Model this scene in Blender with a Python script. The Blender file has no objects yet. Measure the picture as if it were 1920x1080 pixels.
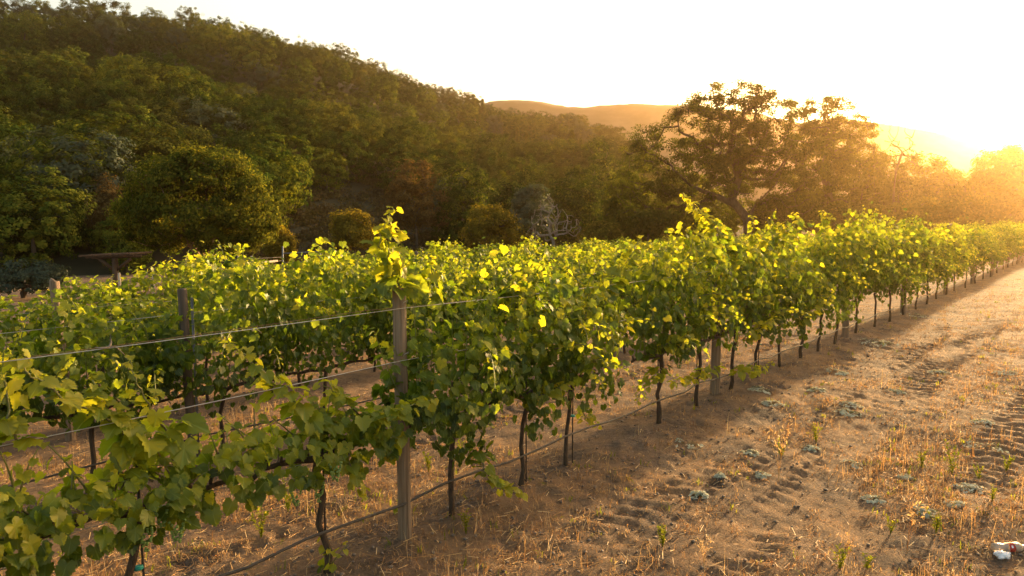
import bpy, math
import numpy as np
from mathutils import Matrix, Vector

S = bpy.context.scene
C = S.collection
PI = math.pi

# ------------------------------------------------------------------ camera
F, CAMH = 1280.0, 2.1                       # focal length in photo pixels (1920 wide), eye height
PITCH = math.atan(125 / F)
cd = bpy.data.cameras.new('camera')
cam = bpy.data.objects.new('camera', cd); C.objects.link(cam)
cd.sensor_width = 36; cd.lens = 36 * F / 1920
cd.clip_start = 0.05; cd.clip_end = 3000
cam.location = (0, 0, CAMH); cam.rotation_euler = (PI / 2 - PITCH, 0, 0)
cd.dof.use_dof = True; cd.dof.focus_distance = 5.2; cd.dof.aperture_fstop = 10.0
S.camera = cam

# ------------------------------------------------------------------ sky, sun, exposure
SUN_AZ, SUN_EL = math.radians(41.2), math.radians(9.5)
w = bpy.data.worlds.new('World'); S.world = w; w.use_nodes = True
nt = w.node_tree; nt.nodes.clear()
sky = nt.nodes.new('ShaderNodeTexSky'); sky.sky_type = 'NISHITA'; sky.sun_disc = False
sky.sun_elevation = SUN_EL; sky.sun_rotation = SUN_AZ
sky.air_density = 1.0; sky.dust_density = 6.0; sky.ozone_density = 1.0
bg = nt.nodes.new('ShaderNodeBackground'); bg.inputs[1].default_value = 0.15
wo = nt.nodes.new('ShaderNodeOutputWorld')
wb = nt.nodes.new('ShaderNodeMixRGB'); wb.blend_type = 'MULTIPLY'; wb.inputs[0].default_value = 1.0; wb.inputs[2].default_value = (1.0, .90, .72, 1)   # the camera's warm white balance
nt.links.new(sky.outputs[0], wb.inputs[1]); nt.links.new(wb.outputs[0], bg.inputs[0]); nt.links.new(bg.outputs[0], wo.inputs[0])
sl = bpy.data.lights.new('sun', 'SUN'); sl.energy = 4.4; sl.angle = math.radians(1.2); sl.color = (1.0, 0.68, 0.33)
sun = bpy.data.objects.new('sun', sl); C.objects.link(sun)
sdir = Vector((math.sin(SUN_AZ) * math.cos(SUN_EL), math.cos(SUN_AZ) * math.cos(SUN_EL), math.sin(SUN_EL)))
sun.rotation_euler = sdir.to_track_quat('Z', 'Y').to_euler(); sun.location = (40, 50, 30)
S.view_settings.view_transform = 'Standard'; S.view_settings.look = 'None'
S.view_settings.exposure = 2.3; S.view_settings.gamma = 1.0; S.view_settings.use_curve_mapping = False
S.render.engine = 'CYCLES'
cy = S.cycles
cy.use_denoising = True; cy.max_bounces = 6; cy.diffuse_bounces = 3; cy.glossy_bounces = 2
cy.transmission_bounces = 4; cy.transparent_max_bounces = 8; cy.volume_bounces = 0
cy.sample_clamp_indirect = 6.0; cy.use_adaptive_sampling = True; cy.adaptive_threshold = 0.01

# ------------------------------------------------------------------ helpers
def ray(px, py):
    a, b = (px - 960) / F, -(py - 540) / F
    return np.array([a, math.cos(PITCH) + b * math.sin(PITCH), -math.sin(PITCH) + b * math.cos(PITCH)])

def at(px, py, Y):
    r = ray(px, py); return np.array([0, 0, CAMH]) + r * (Y / r[1])

U = np.array([0.65918, 0.75198]); N = np.array([-0.75198, 0.65918]); P0 = np.array([-0.6998, 4.2951])
ROWANG = math.atan2(U[1], U[0])

def vnoise(x, y, seed=0):
    x = np.asarray(x, float); y = np.asarray(y, float)
    xi = np.floor(x).astype(np.int64); yi = np.floor(y).astype(np.int64)
    fx = x - xi; fy = y - yi
    fx = fx * fx * (3 - 2 * fx); fy = fy * fy * (3 - 2 * fy)
    def h(i, j):
        k = (i * 374761393 + j * 668265263 + seed * 1442695041) & 0x7fffffff
        k = ((k ^ (k >> 13)) * 1274126177) & 0x7fffffff
        k = (k ^ (k >> 16)) & 0xffff
        return k / 65535.0
    return (h(xi, yi) * (1 - fx) + h(xi + 1, yi) * fx) * (1 - fy) + (h(xi, yi + 1) * (1 - fx) + h(xi + 1, yi + 1) * fx) * fy

def rowsn(x, y):
    x = np.asarray(x, float) - P0[0]; y = np.asarray(y, float) - P0[1]
    return x * U[0] + y * U[1], x * N[0] + y * N[1]

def base_z(x, y):
    s, n = rowsn(x, y)
    n = np.clip(n, 0, 60)
    return -2.0 * (1 - np.exp(-n / 30.0)) * 1.17

def track(s, m, m0, hw, per, flip, seed):
    wob = (vnoise(s * .25, s * 0 + seed, seed) - .5) * .22
    d = (m - m0 - wob) / hw
    ins = np.clip((1.15 - np.abs(d)) * 5, 0, 1)
    ph = s / per + flip * np.abs(d) * .55 + (vnoise(s * 1.3, m * 2, seed + 1) - .5) * .5
    lug = np.clip(np.sin(2 * PI * ph) * 2.6, -1, 1)
    keep = np.clip((vnoise(s * .7 + 7, m * 2.2, seed + 2) - .25) * 2.2, 0.0, 1)
    return ins * keep * (-0.014 + 0.015 * lug + .012 * (vnoise(s * 9, m * 9, seed + 5) - .5)) + 0.014 * keep * np.exp(-((np.abs(d) - 1.2) / .22) ** 2)

def ground_z(x, y):
    x = np.asarray(x, float); y = np.asarray(y, float)
    s, n = rowsn(x, y); m = -n
    z = base_z(x, y)
    near = np.exp(-np.clip(y - 12, 0, 100) / 10)
    z = z + (vnoise(x * .5, y * .5, 3) - .5) * .07 + (vnoise(x * 1.7, y * 1.7, 4) - .5) * .03
    z = z + near * ((vnoise(x * 5, y * 5, 5) - .5) * .016 + (vnoise(x * 11, y * 11, 6) - .5) * .016 + (vnoise(x * 24, y * 24, 7) - .5) * .012)
    # a low berm of loose clods under each vine
    rr = n - np.round(n / 2.8) * 2.8
    z = z + np.where(n > -1.4, .06 * np.exp(-(rr / .35) ** 2), 0)
    clod = np.clip(vnoise(x * 8, y * 8, 9) - .62, 0, 1)
    z = z + near * clod * .09 * np.exp(-((m - .1) / .7) ** 2)
    for (m0, hw, per, fl, sd) in ((0.98, .20, .19, 1, 11), (1.58, .24, .17, -1, 12), (2.75, .22, .2, 1, 14), (-1.0, .19, .16, 1, 15), (-1.85, .19, .16, -1, 16)):
        z = z + near * track(s, m, m0, hw, per, fl, sd) * .85
    return z

def gz(x, y): return float(ground_z(np.array([x]), np.array([y]))[0])
def on_ground(px, py):
    r = ray(px, py); z = 0.0
    for _ in range(6):
        p = np.array([0, 0, CAMH]) + r * ((z - CAMH) / r[2]); z = gz(p[0], p[1])
    return p

def rs_world(s, n):
    return P0 + U * s + N * n

def mesh(name, V, Fc, mats=(), uv=None, tint=None, smooth=False, mi=None):
    """V (n,3); Fc: list of int arrays (m,k) or one array"""
    if isinstance(Fc, np.ndarray): Fc = [Fc]
    Fc = [np.asarray(f, np.int32) for f in Fc if len(f)]
    me = bpy.data.meshes.new(name)
    V = np.asarray(V, np.float32)
    me.vertices.add(len(V)); me.vertices.foreach_set('co', V.ravel())
    idx = np.concatenate([f.ravel() for f in Fc]); tot = np.concatenate([np.full(len(f), f.shape[1], np.int32) for f in Fc])
    me.loops.add(len(idx)); me.loops.foreach_set('vertex_index', idx)
    me.polygons.add(len(tot)); st = np.zeros(len(tot), np.int32); st[1:] = np.cumsum(tot)[:-1]
    me.polygons.foreach_set('loop_start', st); me.polygons.foreach_set('loop_total', tot)
    if mi is not None: me.polygons.foreach_set('material_index', np.asarray(mi, np.int32))
    if uv is not None:
        l = me.uv_layers.new(name='uv'); l.data.foreach_set('uv', np.asarray(uv, np.float32)[idx].ravel())
    if tint is not None:
        a = me.attributes.new('tint', 'FLOAT', 'POINT'); a.data.foreach_set('value', np.asarray(tint, np.float32))
    for m in (mats if isinstance(mats, (list, tuple)) else [mats]): me.materials.append(m)
    me.update(calc_edges=True); me.validate()
    if smooth: me.shade_smooth()
    return me

def obj(name, me, parent=None, loc=None, kind=None):
    o = bpy.data.objects.new(name, me); C.objects.link(o)
    if parent is not None: o.parent = parent
    if loc is not None: o.location = loc
    if kind: o['kind'] = kind
    return o

def tag(o, label, cat, group=None):
    o['label'] = label; o['category'] = cat
    if group: o['group'] = group
    return o

def thing(name, label, cat, loc=(0, 0, 0), rz=0, group=None):
    o = bpy.data.objects.new(name, None); C.objects.link(o)
    o.location = loc; o.rotation_euler = (0, 0, rz); o.empty_display_size = .2
    return tag(o, label, cat, group)

class MB:
    def __init__(self): self.v = []; self.f = {}; self.n = 0; self.t = []
    def add(self, V, Fs, tint=0.5):
        V = np.asarray(V, float); self.v.append(V)
        for f in (Fs if isinstance(Fs, list) else [Fs]):
            f = np.asarray(f)
            if len(f): self.f.setdefault(f.shape[1], []).append(f + self.n)
        self.n += len(V); self.t.append(np.full(len(V), tint) if np.isscalar(tint) else np.asarray(tint))
    def tube(self, pts, rad, sides=6, caps=True, tint=.5):
        pts = np.asarray(pts, float); k = len(pts); rad = np.broadcast_to(np.asarray(rad, float), (k,))
        T = np.gradient(pts, axis=0); T /= np.linalg.norm(T, axis=1)[:, None] + 1e-9
        ref = np.array([0, 0, 1.0]) if abs(T[:, 2]).mean() < .8 else np.array([1.0, 0.2, 0])
        A = np.cross(T, ref); A /= np.linalg.norm(A, axis=1)[:, None] + 1e-9
        B = np.cross(T, A)
        th = np.arange(sides) * 2 * PI / sides
        V = pts[:, None] + rad[:, None, None] * (np.cos(th)[None, :, None] * A[:, None] + np.sin(th)[None, :, None] * B[:, None])
        i = np.arange(k - 1)[:, None] * sides; j = np.arange(sides)[None]
        j2 = (j + 1) % sides
        Q = np.stack([i + j, i + j2, i + sides + j2, i + sides + j], -1).reshape(-1, 4)
        Fs = [Q]
        if caps: Fs.append(np.array([list(range(sides))[::-1], list(range((k - 1) * sides, k * sides))]))
        self.add(V.reshape(-1, 3), Fs, tint if np.isscalar(tint) else np.repeat(tint, sides))
    def box(self, c, size, R=None, tint=.5):
        s = np.array(size) / 2
        V = np.array([[x, y, z] for x in (-1, 1) for y in (-1, 1) for z in (-1, 1)]) * s
        if R is not None: V = V @ np.asarray(R).T
        self.add(V + np.array(c), np.array([[0, 1, 3, 2], [4, 6, 7, 5], [0, 4, 5, 1], [2, 3, 7, 6], [0, 2, 6, 4], [1, 5, 7, 3]]), tint)
    def beam(self, a, b, wd, ht):
        a = np.array(a, float); b = np.array(b, float); d = b - a; L = np.linalg.norm(d); d /= L
        up = np.array([0, 0, 1.0]) if abs(d[2]) < .9 else np.array([1.0, 0, 0])
        x = np.cross(d, up); x /= np.linalg.norm(x); z = np.cross(x, d)
        self.box((a + b) / 2, (wd, L, ht), np.stack([x, d, z], 1))
    def mesh(self, name, mat, smooth=False):
        V = np.concatenate(self.v); return mesh(name, V, [np.concatenate(f) for f in self.f.values()], mat, tint=np.concatenate(self.t), smooth=smooth)
    def build(self, name, mat, parent=None, smooth=False, kind=None, loc=None):
        return obj(name, self.mesh(name, mat, smooth), parent, loc, kind)

def frames(nrm, tip):
    """rotation matrices with local z = nrm, local y ~ tip"""
    nrm = nrm / (np.linalg.norm(nrm, axis=1)[:, None] + 1e-9)
    tip = tip - nrm * np.sum(nrm * tip, 1)[:, None]
    tip = tip / (np.linalg.norm(tip, axis=1)[:, None] + 1e-9)
    x = np.cross(tip, nrm)
    return np.stack([x, tip, nrm], 2)

def stamp(T, Fc, R, pos, size):
    V = np.einsum('nij,kj->nki', R, T) * size[:, None, None] + pos[:, None]
    k = len(T); n = len(pos)
    FF = (np.asarray(Fc)[None] + (np.arange(n) * k)[:, None, None]).reshape(-1, np.asarray(Fc).shape[1])
    return V.reshape(-1, 3), FF

# ------------------------------------------------------------------ materials
def nodes(name):
    m = bpy.data.materials.new(name); m.use_nodes = True
    t = m.node_tree; t.nodes.clear()
    o = t.nodes.new('ShaderNodeOutputMaterial')
    return m, t, o

def nd(t, kind, **kw):
    n = t.nodes.new('ShaderNode' + kind)
    for k, v in kw.items():
        if k.startswith('i_'):
            key = k[2:]; key = int(key) if key.isdigit() else key
            n.inputs[key].default_value = v
        else: setattr(n, k, v)
    return n

def ramp(t, stops):
    r = t.nodes.new('ShaderNodeValToRGB'); e = r.color_ramp.elements
    while len(e) < len(stops): e.new(.5)
    for q, (p, c) in zip(e, stops): q.position = p; q.color = (*c, 1)
    return r

def leaf_mat(name, stops, trans=.45, tmul=(1.9, 1.75, .75), rnd=.35, gloss=.05, veins=False, rough=.5):
    m, t, o = nodes(name); L = t.links
    a = nd(t, 'Attribute', attribute_name='tint')
    oi = nd(t, 'ObjectInfo')
    mm = nd(t, 'Math', operation='MULTIPLY_ADD'); L.new(oi.outputs['Random'], mm.inputs[0]); mm.inputs[1].default_value = rnd; mm.inputs[2].default_value = -rnd / 2
    ad = nd(t, 'Math', operation='ADD', use_clamp=True); L.new(a.outputs['Fac'], ad.inputs[0]); L.new(mm.outputs[0], ad.inputs[1])
    r = ramp(t, stops); L.new(ad.outputs[0], r.inputs[0])
    col = r.outputs[0]
    if veins:
        uv = nd(t, 'UVMap', uv_map='uv'); sx = nd(t, 'SeparateXYZ'); L.new(uv.outputs[0], sx.inputs[0])
        an = nd(t, 'Math', operation='ARCTAN2'); L.new(sx.outputs[0], an.inputs[0]); L.new(sx.outputs[1], an.inputs[1])
        mu = nd(t, 'Math', operation='MULTIPLY'); L.new(an.outputs[0], mu.inputs[0]); mu.inputs[1].default_value = 2.6
        co = nd(t, 'Math', operation='COSINE'); L.new(mu.outputs[0], co.inputs[0])
        pw = nd(t, 'MapRange', i_1=.975, i_2=1.0, i_3=0.0, i_4=.45); L.new(co.outputs[0], pw.inputs[0])
        mx = nd(t, 'MixRGB', blend_type='MIX'); L.new(pw.outputs[0], mx.inputs[0]); L.new(col, mx.inputs[1]); mx.inputs[2].default_value = (.22, .28, .07, 1)
        col = mx.outputs[0]
    tc = nd(t, 'MixRGB', blend_type='MULTIPLY', i_0=1.0); L.new(col, tc.inputs[1]); tc.inputs[2].default_value = (*tmul, 1)
    d = nd(t, 'BsdfDiffuse'); L.new(col, d.inputs[0])
    tr = nd(t, 'BsdfTranslucent'); L.new(tc.outputs[0], tr.inputs[0])
    x = nd(t, 'MixShader', i_0=trans); L.new(d.outputs[0], x.inputs[1]); L.new(tr.outputs[0], x.inputs[2])
    if gloss:
        g = nd(t, 'BsdfGlossy', i_1=rough); g.inputs[0].default_value = (.9, .9, .9, 1)
        y = nd(t, 'MixShader', i_0=gloss); L.new(x.outputs[0], y.inputs[1]); L.new(g.outputs[0], y.inputs[2]); x = y
    L.new(x.outputs[0], o.inputs[0])
    return m

def rough_mat(name, c1, c2, scale=8, rough=.85, bump=.0, stretch=(1, 1, 1), metal=0, c3=None, bscale=None, spec=.2):
    m, t, o = nodes(name); L = t.links
    tc = nd(t, 'TexCoord'); mp = nd(t, 'Mapping'); mp.inputs['Scale'].default_value = stretch
    L.new(tc.outputs['Object'], mp.inputs[0])
    n = nd(t, 'TexNoise', i_Scale=scale, i_Detail=6, i_Roughness=.65); L.new(mp.outputs[0], n.inputs[0])
    st = [(.3, c1), (.7, c2)] if c3 is None else [(.28, c1), (.5, c2), (.72, c3)]
    r = ramp(t, st); L.new(n.outputs[0], r.inputs[0])
    b = nd(t, 'BsdfPrincipled', i_Roughness=rough, i_Metallic=metal); b.inputs['Specular IOR Level'].default_value = spec
    L.new(r.outputs[0], b.inputs[0])
    if bump:
        n2 = nd(t, 'TexNoise', i_Scale=bscale or scale * 4, i_Detail=5); L.new(mp.outputs[0], n2.inputs[0])
        bp = nd(t, 'Bump', i_Strength=bump, i_Distance=.02); L.new(n2.outputs[0], bp.inputs['Height']); L.new(bp.outputs[0], b.inputs['Normal'])
    L.new(b.outputs[0], o.inputs[0])
    return m

M = {}
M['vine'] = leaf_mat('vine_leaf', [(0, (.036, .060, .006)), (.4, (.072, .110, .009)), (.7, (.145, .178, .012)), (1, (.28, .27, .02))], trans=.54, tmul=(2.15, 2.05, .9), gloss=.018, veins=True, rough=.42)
M['oak'] = leaf_mat('oak_leaf', [(0, (.032, .048, .010)), (.5, (.068, .086, .015)), (1, (.14, .14, .022))], trans=.5, tmul=(1.7, 1.45, .6), gloss=0)
M['hill'] = leaf_mat('hill_leaf', [(0, (.011, .026, .005)), (.5, (.034, .058, .010)), (1, (.14, .145, .02))], trans=.25, tmul=(1.6, 1.5, .6), rnd=.75, gloss=0)
M['hill_olive'] = leaf_mat('hill_olive_leaf', [(0, (.032, .042, .010)), (.5, (.060, .070, .015)), (1, (.12, .115, .022))], trans=.3, tmul=(1.6, 1.4, .6), rnd=.5, gloss=0)
M['hill_grey'] = leaf_mat('hill_grey_leaf', [(0, (.020, .032, .016)), (.5, (.038, .052, .026)), (1, (.072, .085, .045))], trans=.25, rnd=.4, gloss=.02)
M['rust'] = leaf_mat('rust_leaf', [(0, (.07, .048, .02)), (.5, (.125, .085, .03)), (1, (.2, .13, .04))], trans=.35, tmul=(1.5, 1.2, .7), rnd=.3, gloss=.0)
M['yellow'] = leaf_mat('yellow_shrub_leaf', [(0, (.06, .055, .010)), (.5, (.12, .10, .016)), (1, (.22, .17, .025))], trans=.4, tmul=(1.6, 1.4, .6), rnd=.3, gloss=.0)
M['brush'] = leaf_mat('brush_leaf', [(0, (.055, .042, .022)), (.35, (.10, .075, .035)), (.7, (.075, .07, .025)), (1, (.17, .12, .05))], trans=.25, tmul=(1.4, 1.2, .7), gloss=0)
M['weed'] = leaf_mat('weed_leaf', [(0, (.10, .13, .02)), (1, (.24, .25, .03))], trans=.5, tmul=(1.6, 1.5, .5), gloss=.0)
M['mat'] = leaf_mat('mat_leaf', [(0, (.36, .36, .26)), (1, (.60, .58, .44))], trans=.2, tmul=(1.1, 1.05, .9), gloss=.0)
M['dry'] = leaf_mat('dry_grass', [(0, (.20, .10, .045)), (.4, (.38, .22, .09)), (.8, (.52, .36, .17)), (1, (.62, .48, .28))], trans=.35, tmul=(1.2, 1.05, .75), gloss=.02)
M['bark'] = rough_mat('vine_bark', (.035, .025, .018), (.10, .07, .048), 30, .95, .6, (1, 1, .25))
M['shoot'] = leaf_mat('green_shoot', [(0, (.10, .075, .03)), (1, (.18, .20, .04))], trans=.15, gloss=.05)
M['tbark'] = rough_mat('tree_bark', (.045, .033, .024), (.13, .095, .065), 5, .95, .6, (1, 1, .4))
M['redbark'] = rough_mat('warm_bark', (.12, .07, .04), (.26, .16, .10), 6, .9, .4, (1, 1, .3))
M['greybark'] = rough_mat('bare_twig', (.16, .13, .10), (.28, .23, .18), 6, .9, .3)
M['post'] = rough_mat('post_wood', (.085, .056, .036), (.20, .14, .092), 42, .85, .8, (1, 1, .035), c3=(.29, .21, .145), bscale=60)
M['darkpost'] = rough_mat('dark_post_wood', (.06, .045, .034), (.14, .105, .08), 14, .85, .5, (1, 1, .06), bscale=60)
M['palewood'] = rough_mat('pale_fence_wood', (.28, .22, .16), (.45, .36, .27), 9, .85, .3, (1, 1, .2))
M['pergola'] = rough_mat('pergola_wood', (.055, .033, .020), (.11, .065, .038), 9, .8, .3, (1, 1, .3))
M['wire'] = rough_mat('galvanised_wire', (.32, .30, .28), (.5, .48, .45), 40, .4, 0, metal=.8, spec=.5)
M['rustwire'] = rough_mat('rusty_wire', (.11, .06, .035), (.2, .12, .08), 40, .7, 0, metal=.4)
M['hose'] = rough_mat('drip_hose', (.028, .024, .022), (.07, .058, .05), 20, .6, .2, spec=.4)
M['steel'] = rough_mat('grey_steel', (.10, .10, .105), (.26, .26, .27), 12, .55, .3, metal=.7)
M['stake'] = rough_mat('dark_stake', (.035, .028, .024), (.08, .06, .05), 20, .8, .2)
M['tape'] = rough_mat('tie_tape', (.02, .22, .18), (.03, .30, .24), 20, .5)
M['pebble'] = rough_mat('pebble', (.10, .076, .06), (.23, .178, .14), 9, .95, .3)
M['hillsoil'] = rough_mat('hill_soil', (.020, .022, .010), (.035, .032, .016), .15, .95, 0, c3=(.075, .054, .032))
M['ridge'] = rough_mat('far_ridge', (.03, .034, .02), (.06, .056, .036), .04, .95, 0, c3=(.11, .09, .06))
M['wall'] = rough_mat('render_wall', (.55, .52, .48), (.68, .66, .62), 2, .8)
M['tile'] = rough_mat('roof_tile', (.26, .11, .06), (.36, .17, .09), 3, .8)
M['slate'] = rough_mat('dark_roof', (.07, .07, .075), (.12, .12, .125), 3, .6)
M['dark'] = rough_mat('dark_opening', (.02, .02, .02), (.03, .03, .03), 3, .2, spec=.5)
M['grape'] = rough_mat('green_grape', (.11, .17, .03), (.17, .24, .05), 30, .4, spec=.4)
M['cap'] = rough_mat('bottle_cap', (.7, .7, .7), (.8, .8, .8), 5, .5)
M['red'] = rough_mat('red_label', (.34, .035, .025), (.45, .06, .04), 60, .5)
M['paper'] = rough_mat('white_paper', (.62, .62, .64), (.8, .8, .82), 20, .8)

def glassy():
    m, t, o = nodes('clear_plastic'); L = t.links
    b = nd(t, 'BsdfPrincipled', i_Roughness=.28); b.inputs['Base Color'].default_value = (.66, .56, .46, 1)
    b.inputs['Transmission Weight'].default_value = .6; b.inputs['IOR'].default_value = 1.3
    n = nd(t, 'TexNoise', i_Scale=45); bp = nd(t, 'Bump', i_Strength=.35, i_Distance=.01)
    tc = nd(t, 'TexCoord'); L.new(tc.outputs['Object'], n.inputs[0]); L.new(n.outputs[0], bp.inputs['Height']); L.new(bp.outputs[0], b.inputs['Normal'])
    L.new(b.outputs[0], o.inputs[0]); return m
M['plastic'] = glassy()

def ground_mat():
    m, t, o = nodes('dirt'); L = t.links
    tc = nd(t, 'TexCoord')
    n1 = nd(t, 'TexNoise', i_Scale=.9, i_Detail=8, i_Roughness=.7); L.new(tc.outputs['Object'], n1.inputs[0])
    r1 = ramp(t, [(.3, (.095, .070, .055)), (.5, (.145, .108, .084)), (.72, (.21, .157, .12))]); L.new(n1.outputs[0], r1.inputs[0])
    n2 = nd(t, 'TexNoise', i_Scale=22, i_Detail=6, i_Roughness=.7); L.new(tc.outputs['Object'], n2.inputs[0])
    r2 = ramp(t, [(.32, (.42, .42, .42)), (.66, (1.35, 1.3, 1.25))]); L.new(n2.outputs[0], r2.inputs[0])
    mx = nd(t, 'MixRGB', blend_type='MULTIPLY', i_0=1.0); L.new(r1.outputs[0], mx.inputs[1]); L.new(r2.outputs[0], mx.inputs[2])
    # dry litter patches, their own colour
    n3 = nd(t, 'TexNoise', i_Scale=1.6, i_Detail=7, i_Roughness=.75); L.new(tc.outputs['Object'], n3.inputs[0])
    r3 = ramp(t, [(.40, (0, 0, 0)), (.60, (.85, .85, .85))]); L.new(n3.outputs[0], r3.inputs[0])
    m2 = nd(t, 'MixRGB'); L.new(r3.outputs[0], m2.inputs[0]); L.new(mx.outputs[0], m2.inputs[1]); m2.inputs[2].default_value = (.29, .18, .10, 1)
    b = nd(t, 'BsdfPrincipled', i_Roughness=.95); b.inputs['Specular IOR Level'].default_value = .1
    L.new(m2.outputs[0], b.inputs[0])
    n4 = nd(t, 'TexNoise', i_Scale=60, i_Detail=6, i_Roughness=.7); L.new(tc.outputs['Object'], n4.inputs[0])
    bp = nd(t, 'Bump', i_Strength=1.0, i_Distance=.05); L.new(n4.outputs[0], bp.inputs['Height']); L.new(bp.outputs[0], b.inputs['Normal'])
    L.new(b.outputs[0], o.inputs[0]); return m
M['dirt'] = ground_mat()

# ------------------------------------------------------------------ ground sheet
def axis(lo, d0, d1, hi, step):
    a = [np.arange(d0, d1, step)]
    x, st = d1, step
    out = []
    while x < hi: out.append(x); st *= 1.09; x += st
    out.append(hi)
    x, st = d0, step; left = []
    while True:
        st *= 1.09; x -= st
        if x <= lo: break
        left.append(x)
    left.append(lo)
    return np.concatenate([np.array(left[::-1]), a[0], np.array(out)])

gx = axis(-780, -4.5, 8.5, 780, .044); gy = axis(-120, 2.4, 14.0, 780, .044)
X, Y = np.meshgrid(gx, gy)
Z = ground_z(X.ravel(), Y.ravel())
nx, ny = len(gx), len(gy)
i = (np.arange(ny - 1)[:, None] * nx + np.arange(nx - 1)[None]).ravel()
ground = obj('ground', mesh('ground', np.stack([X.ravel(), Y.ravel(), Z], 1), np.stack([i, i + 1, i + nx + 1, i + nx], 1), M['dirt'], smooth=True), kind='structure')

# ------------------------------------------------------------------ hills
def sky_py(px, pts):
    a = np.array(pts, float); return np.interp(px, a[:, 0], a[:, 1])

SK1 = [(-700, -40), (-300, -20), (0, 10), (120, 28), (240, 28), (300, 38), (420, 50), (500, 62), (560, 80), (620, 95), (700, 125), (760, 145),
       (820, 162), (870, 185), (930, 205), (1000, 212), (1100, 216), (1150, 232), (1180, 262), (1230, 320), (1300, 380), (1500, 412)]
def hill_r(px): return np.interp(px, [-700, 700, 900, 1160, 1500], [245, 245, 290, 250, 200])
def hill_r0(px): return np.interp(px, [-700, 450, 560, 850, 1100, 1500], [58, 58, 62, 74, 92, 110])

def hill_z(az, r):
    """hill above the valley floor; az = tan of bearing from +Y, r = distance"""
    px = 960 + F * az
    R = hill_r(px); r0 = hill_r0(px)
    py = sky_py(px, SK1) + np.interp(px, [700, 900, 930], [30, 32, 38])                      # trees stand above the soil line
    e = np.arctan2(540 - py, np.sqrt(F * F + (px - 960) ** 2)) 
    rr = np.sqrt(1 + az * az)
    d = np.stack([(px - 960) / F + 0 * az, math.cos(PITCH) - (py - 540) / F * math.sin(PITCH), -math.sin(PITCH) - (py - 540) / F * math.cos(PITCH)])
    el = d[2] / np.sqrt(d[0] ** 2 + d[1] ** 2)
    zr = CAMH + el * R
    t = np.clip((r - r0) / (R - r0), 0, 1.0)
    prof = t * .82 + .18 * t * t
    zz = -2.4 + (zr + 2.4) * prof
    over = np.clip(r - R, 0, 400)
    zz = zz - over * .22
    x = r * az / rr; y = r / rr
    bump = (vnoise(x / 38, y / 38, 21) - .5) * 11 + (vnoise(x / 15, y / 15, 22) - .5) * 4
    zz = zz + bump * np.clip(t * 3, 0, 1) * np.clip((1 - t) * 3 + .12, 0, 1)
    return np.where(r < r0, -2.4, np.maximum(zz, -4.5))

az = np.linspace(-1.25, .42, 190); rv = np.concatenate([np.linspace(50, 300, 120), np.linspace(310, 520, 20)])
A, R_ = np.meshgrid(az, rv)
HZ = hill_z(A.ravel(), R_.ravel()); q = np.sqrt(1 + A.ravel() ** 2)
HV = np.stack([R_.ravel() * A.ravel() / q, R_.ravel() / q, HZ], 1)
HV[:, 2] -= (R_.ravel() < 54) * 1.0
i = (np.arange(len(rv) - 1)[:, None] * len(az) + np.arange(len(az) - 1)[None]).ravel()
obj('hillside_terrain', mesh('hillside_terrain', HV, np.stack([i, i + 1, i + len(az) + 1, i + len(az)], 1), M['hillsoil'], smooth=True), kind='structure')

def far_ridge(name, pts, r0, R, px0, px1, seed, amp):
    p = np.linspace(px0, px1, 260); a = (p - 960) / F
    rv = np.linspace(r0, R + 60, 26)
    A, Rr = np.meshgrid(a, rv); px = 960 + F * A
    py = sky_py(px, pts)
    d2 = -math.sin(PITCH) - (py - 540) / F * math.cos(PITCH); d1 = math.cos(PITCH) - (py - 540) / F * math.sin(PITCH)
    el = d2 / np.sqrt(A ** 2 + d1 ** 2)
    t = np.clip((Rr - r0) / (R - r0), 0, 1)
    q = np.sqrt(1 + A * A); x = Rr * A / q; y = Rr / q
    zz = -4 + (CAMH + el * R + 4) * (t * .7 + .3 * t * t) - np.clip(Rr - R, 0, 200) * .3
    zz = zz + ((vnoise(x / 60, y / 60, seed) - .5) * amp * 3 + (vnoise(x / 14, y / 14, seed + 1) - .5) * amp + (vnoise(x / 5, y / 5, seed + 2) - .5) * amp * .7) * np.clip(t * 3, 0, 1) * np.clip((1 - t) * 2 + .25, 0, 1)
    zz = np.maximum(zz, -4.8)
    i = (np.arange(len(rv) - 1)[:, None] * len(p) + np.arange(len(p) - 1)[None]).ravel()
    obj(name, mesh(name, np.stack([x.ravel(), y.ravel(), zz.ravel()], 1), np.stack([i, i + 1, i + len(p) + 1, i + len(p)], 1), M['ridge'], smooth=True), kind='structure')

far_ridge('distant_ridge', [(700, 240), (850, 212), (920, 190), (960, 188), (1010, 191), (1060, 198), (1090, 200), (1120, 196), (1180, 191), (1230, 193), (1300, 196), (1400, 205), (1500, 230), (1650, 300), (1800, 380)], 330, 560, 700, 1800, 31, 4)
far_ridge('distant_hill', [(1200, 380), (1350, 280), (1450, 235), (1560, 218), (1620, 228), (1720, 243), (1780, 258), (1820, 264), (1860, 258), (1920, 254), (2020, 262), (2300, 270)], 300, 480, 1250, 2250, 41, 4)

def terrain_z(x, y):
    x = np.asarray(x, float); y = np.asarray(y, float)
    h = hill_z(x / np.maximum(y, 1e-3), np.sqrt(x * x + y * y))
    return np.maximum(base_z(x, y), h)
def tz(x, y): return float(terrain_z(np.array([x]), np.array([y]))[0])

# ------------------------------------------------------------------ trees
LQ = np.array([[0, -.5, 0], [.3, -.05, .08], [0, .55, -.04], [-.3, -.05, .08]])
LQF = np.array([[0, 1, 2, 3]])

def unit(rng, n):
    v = rng.normal(size=(n, 3)); return v / np.linalg.norm(v, axis=1)[:, None]

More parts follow.
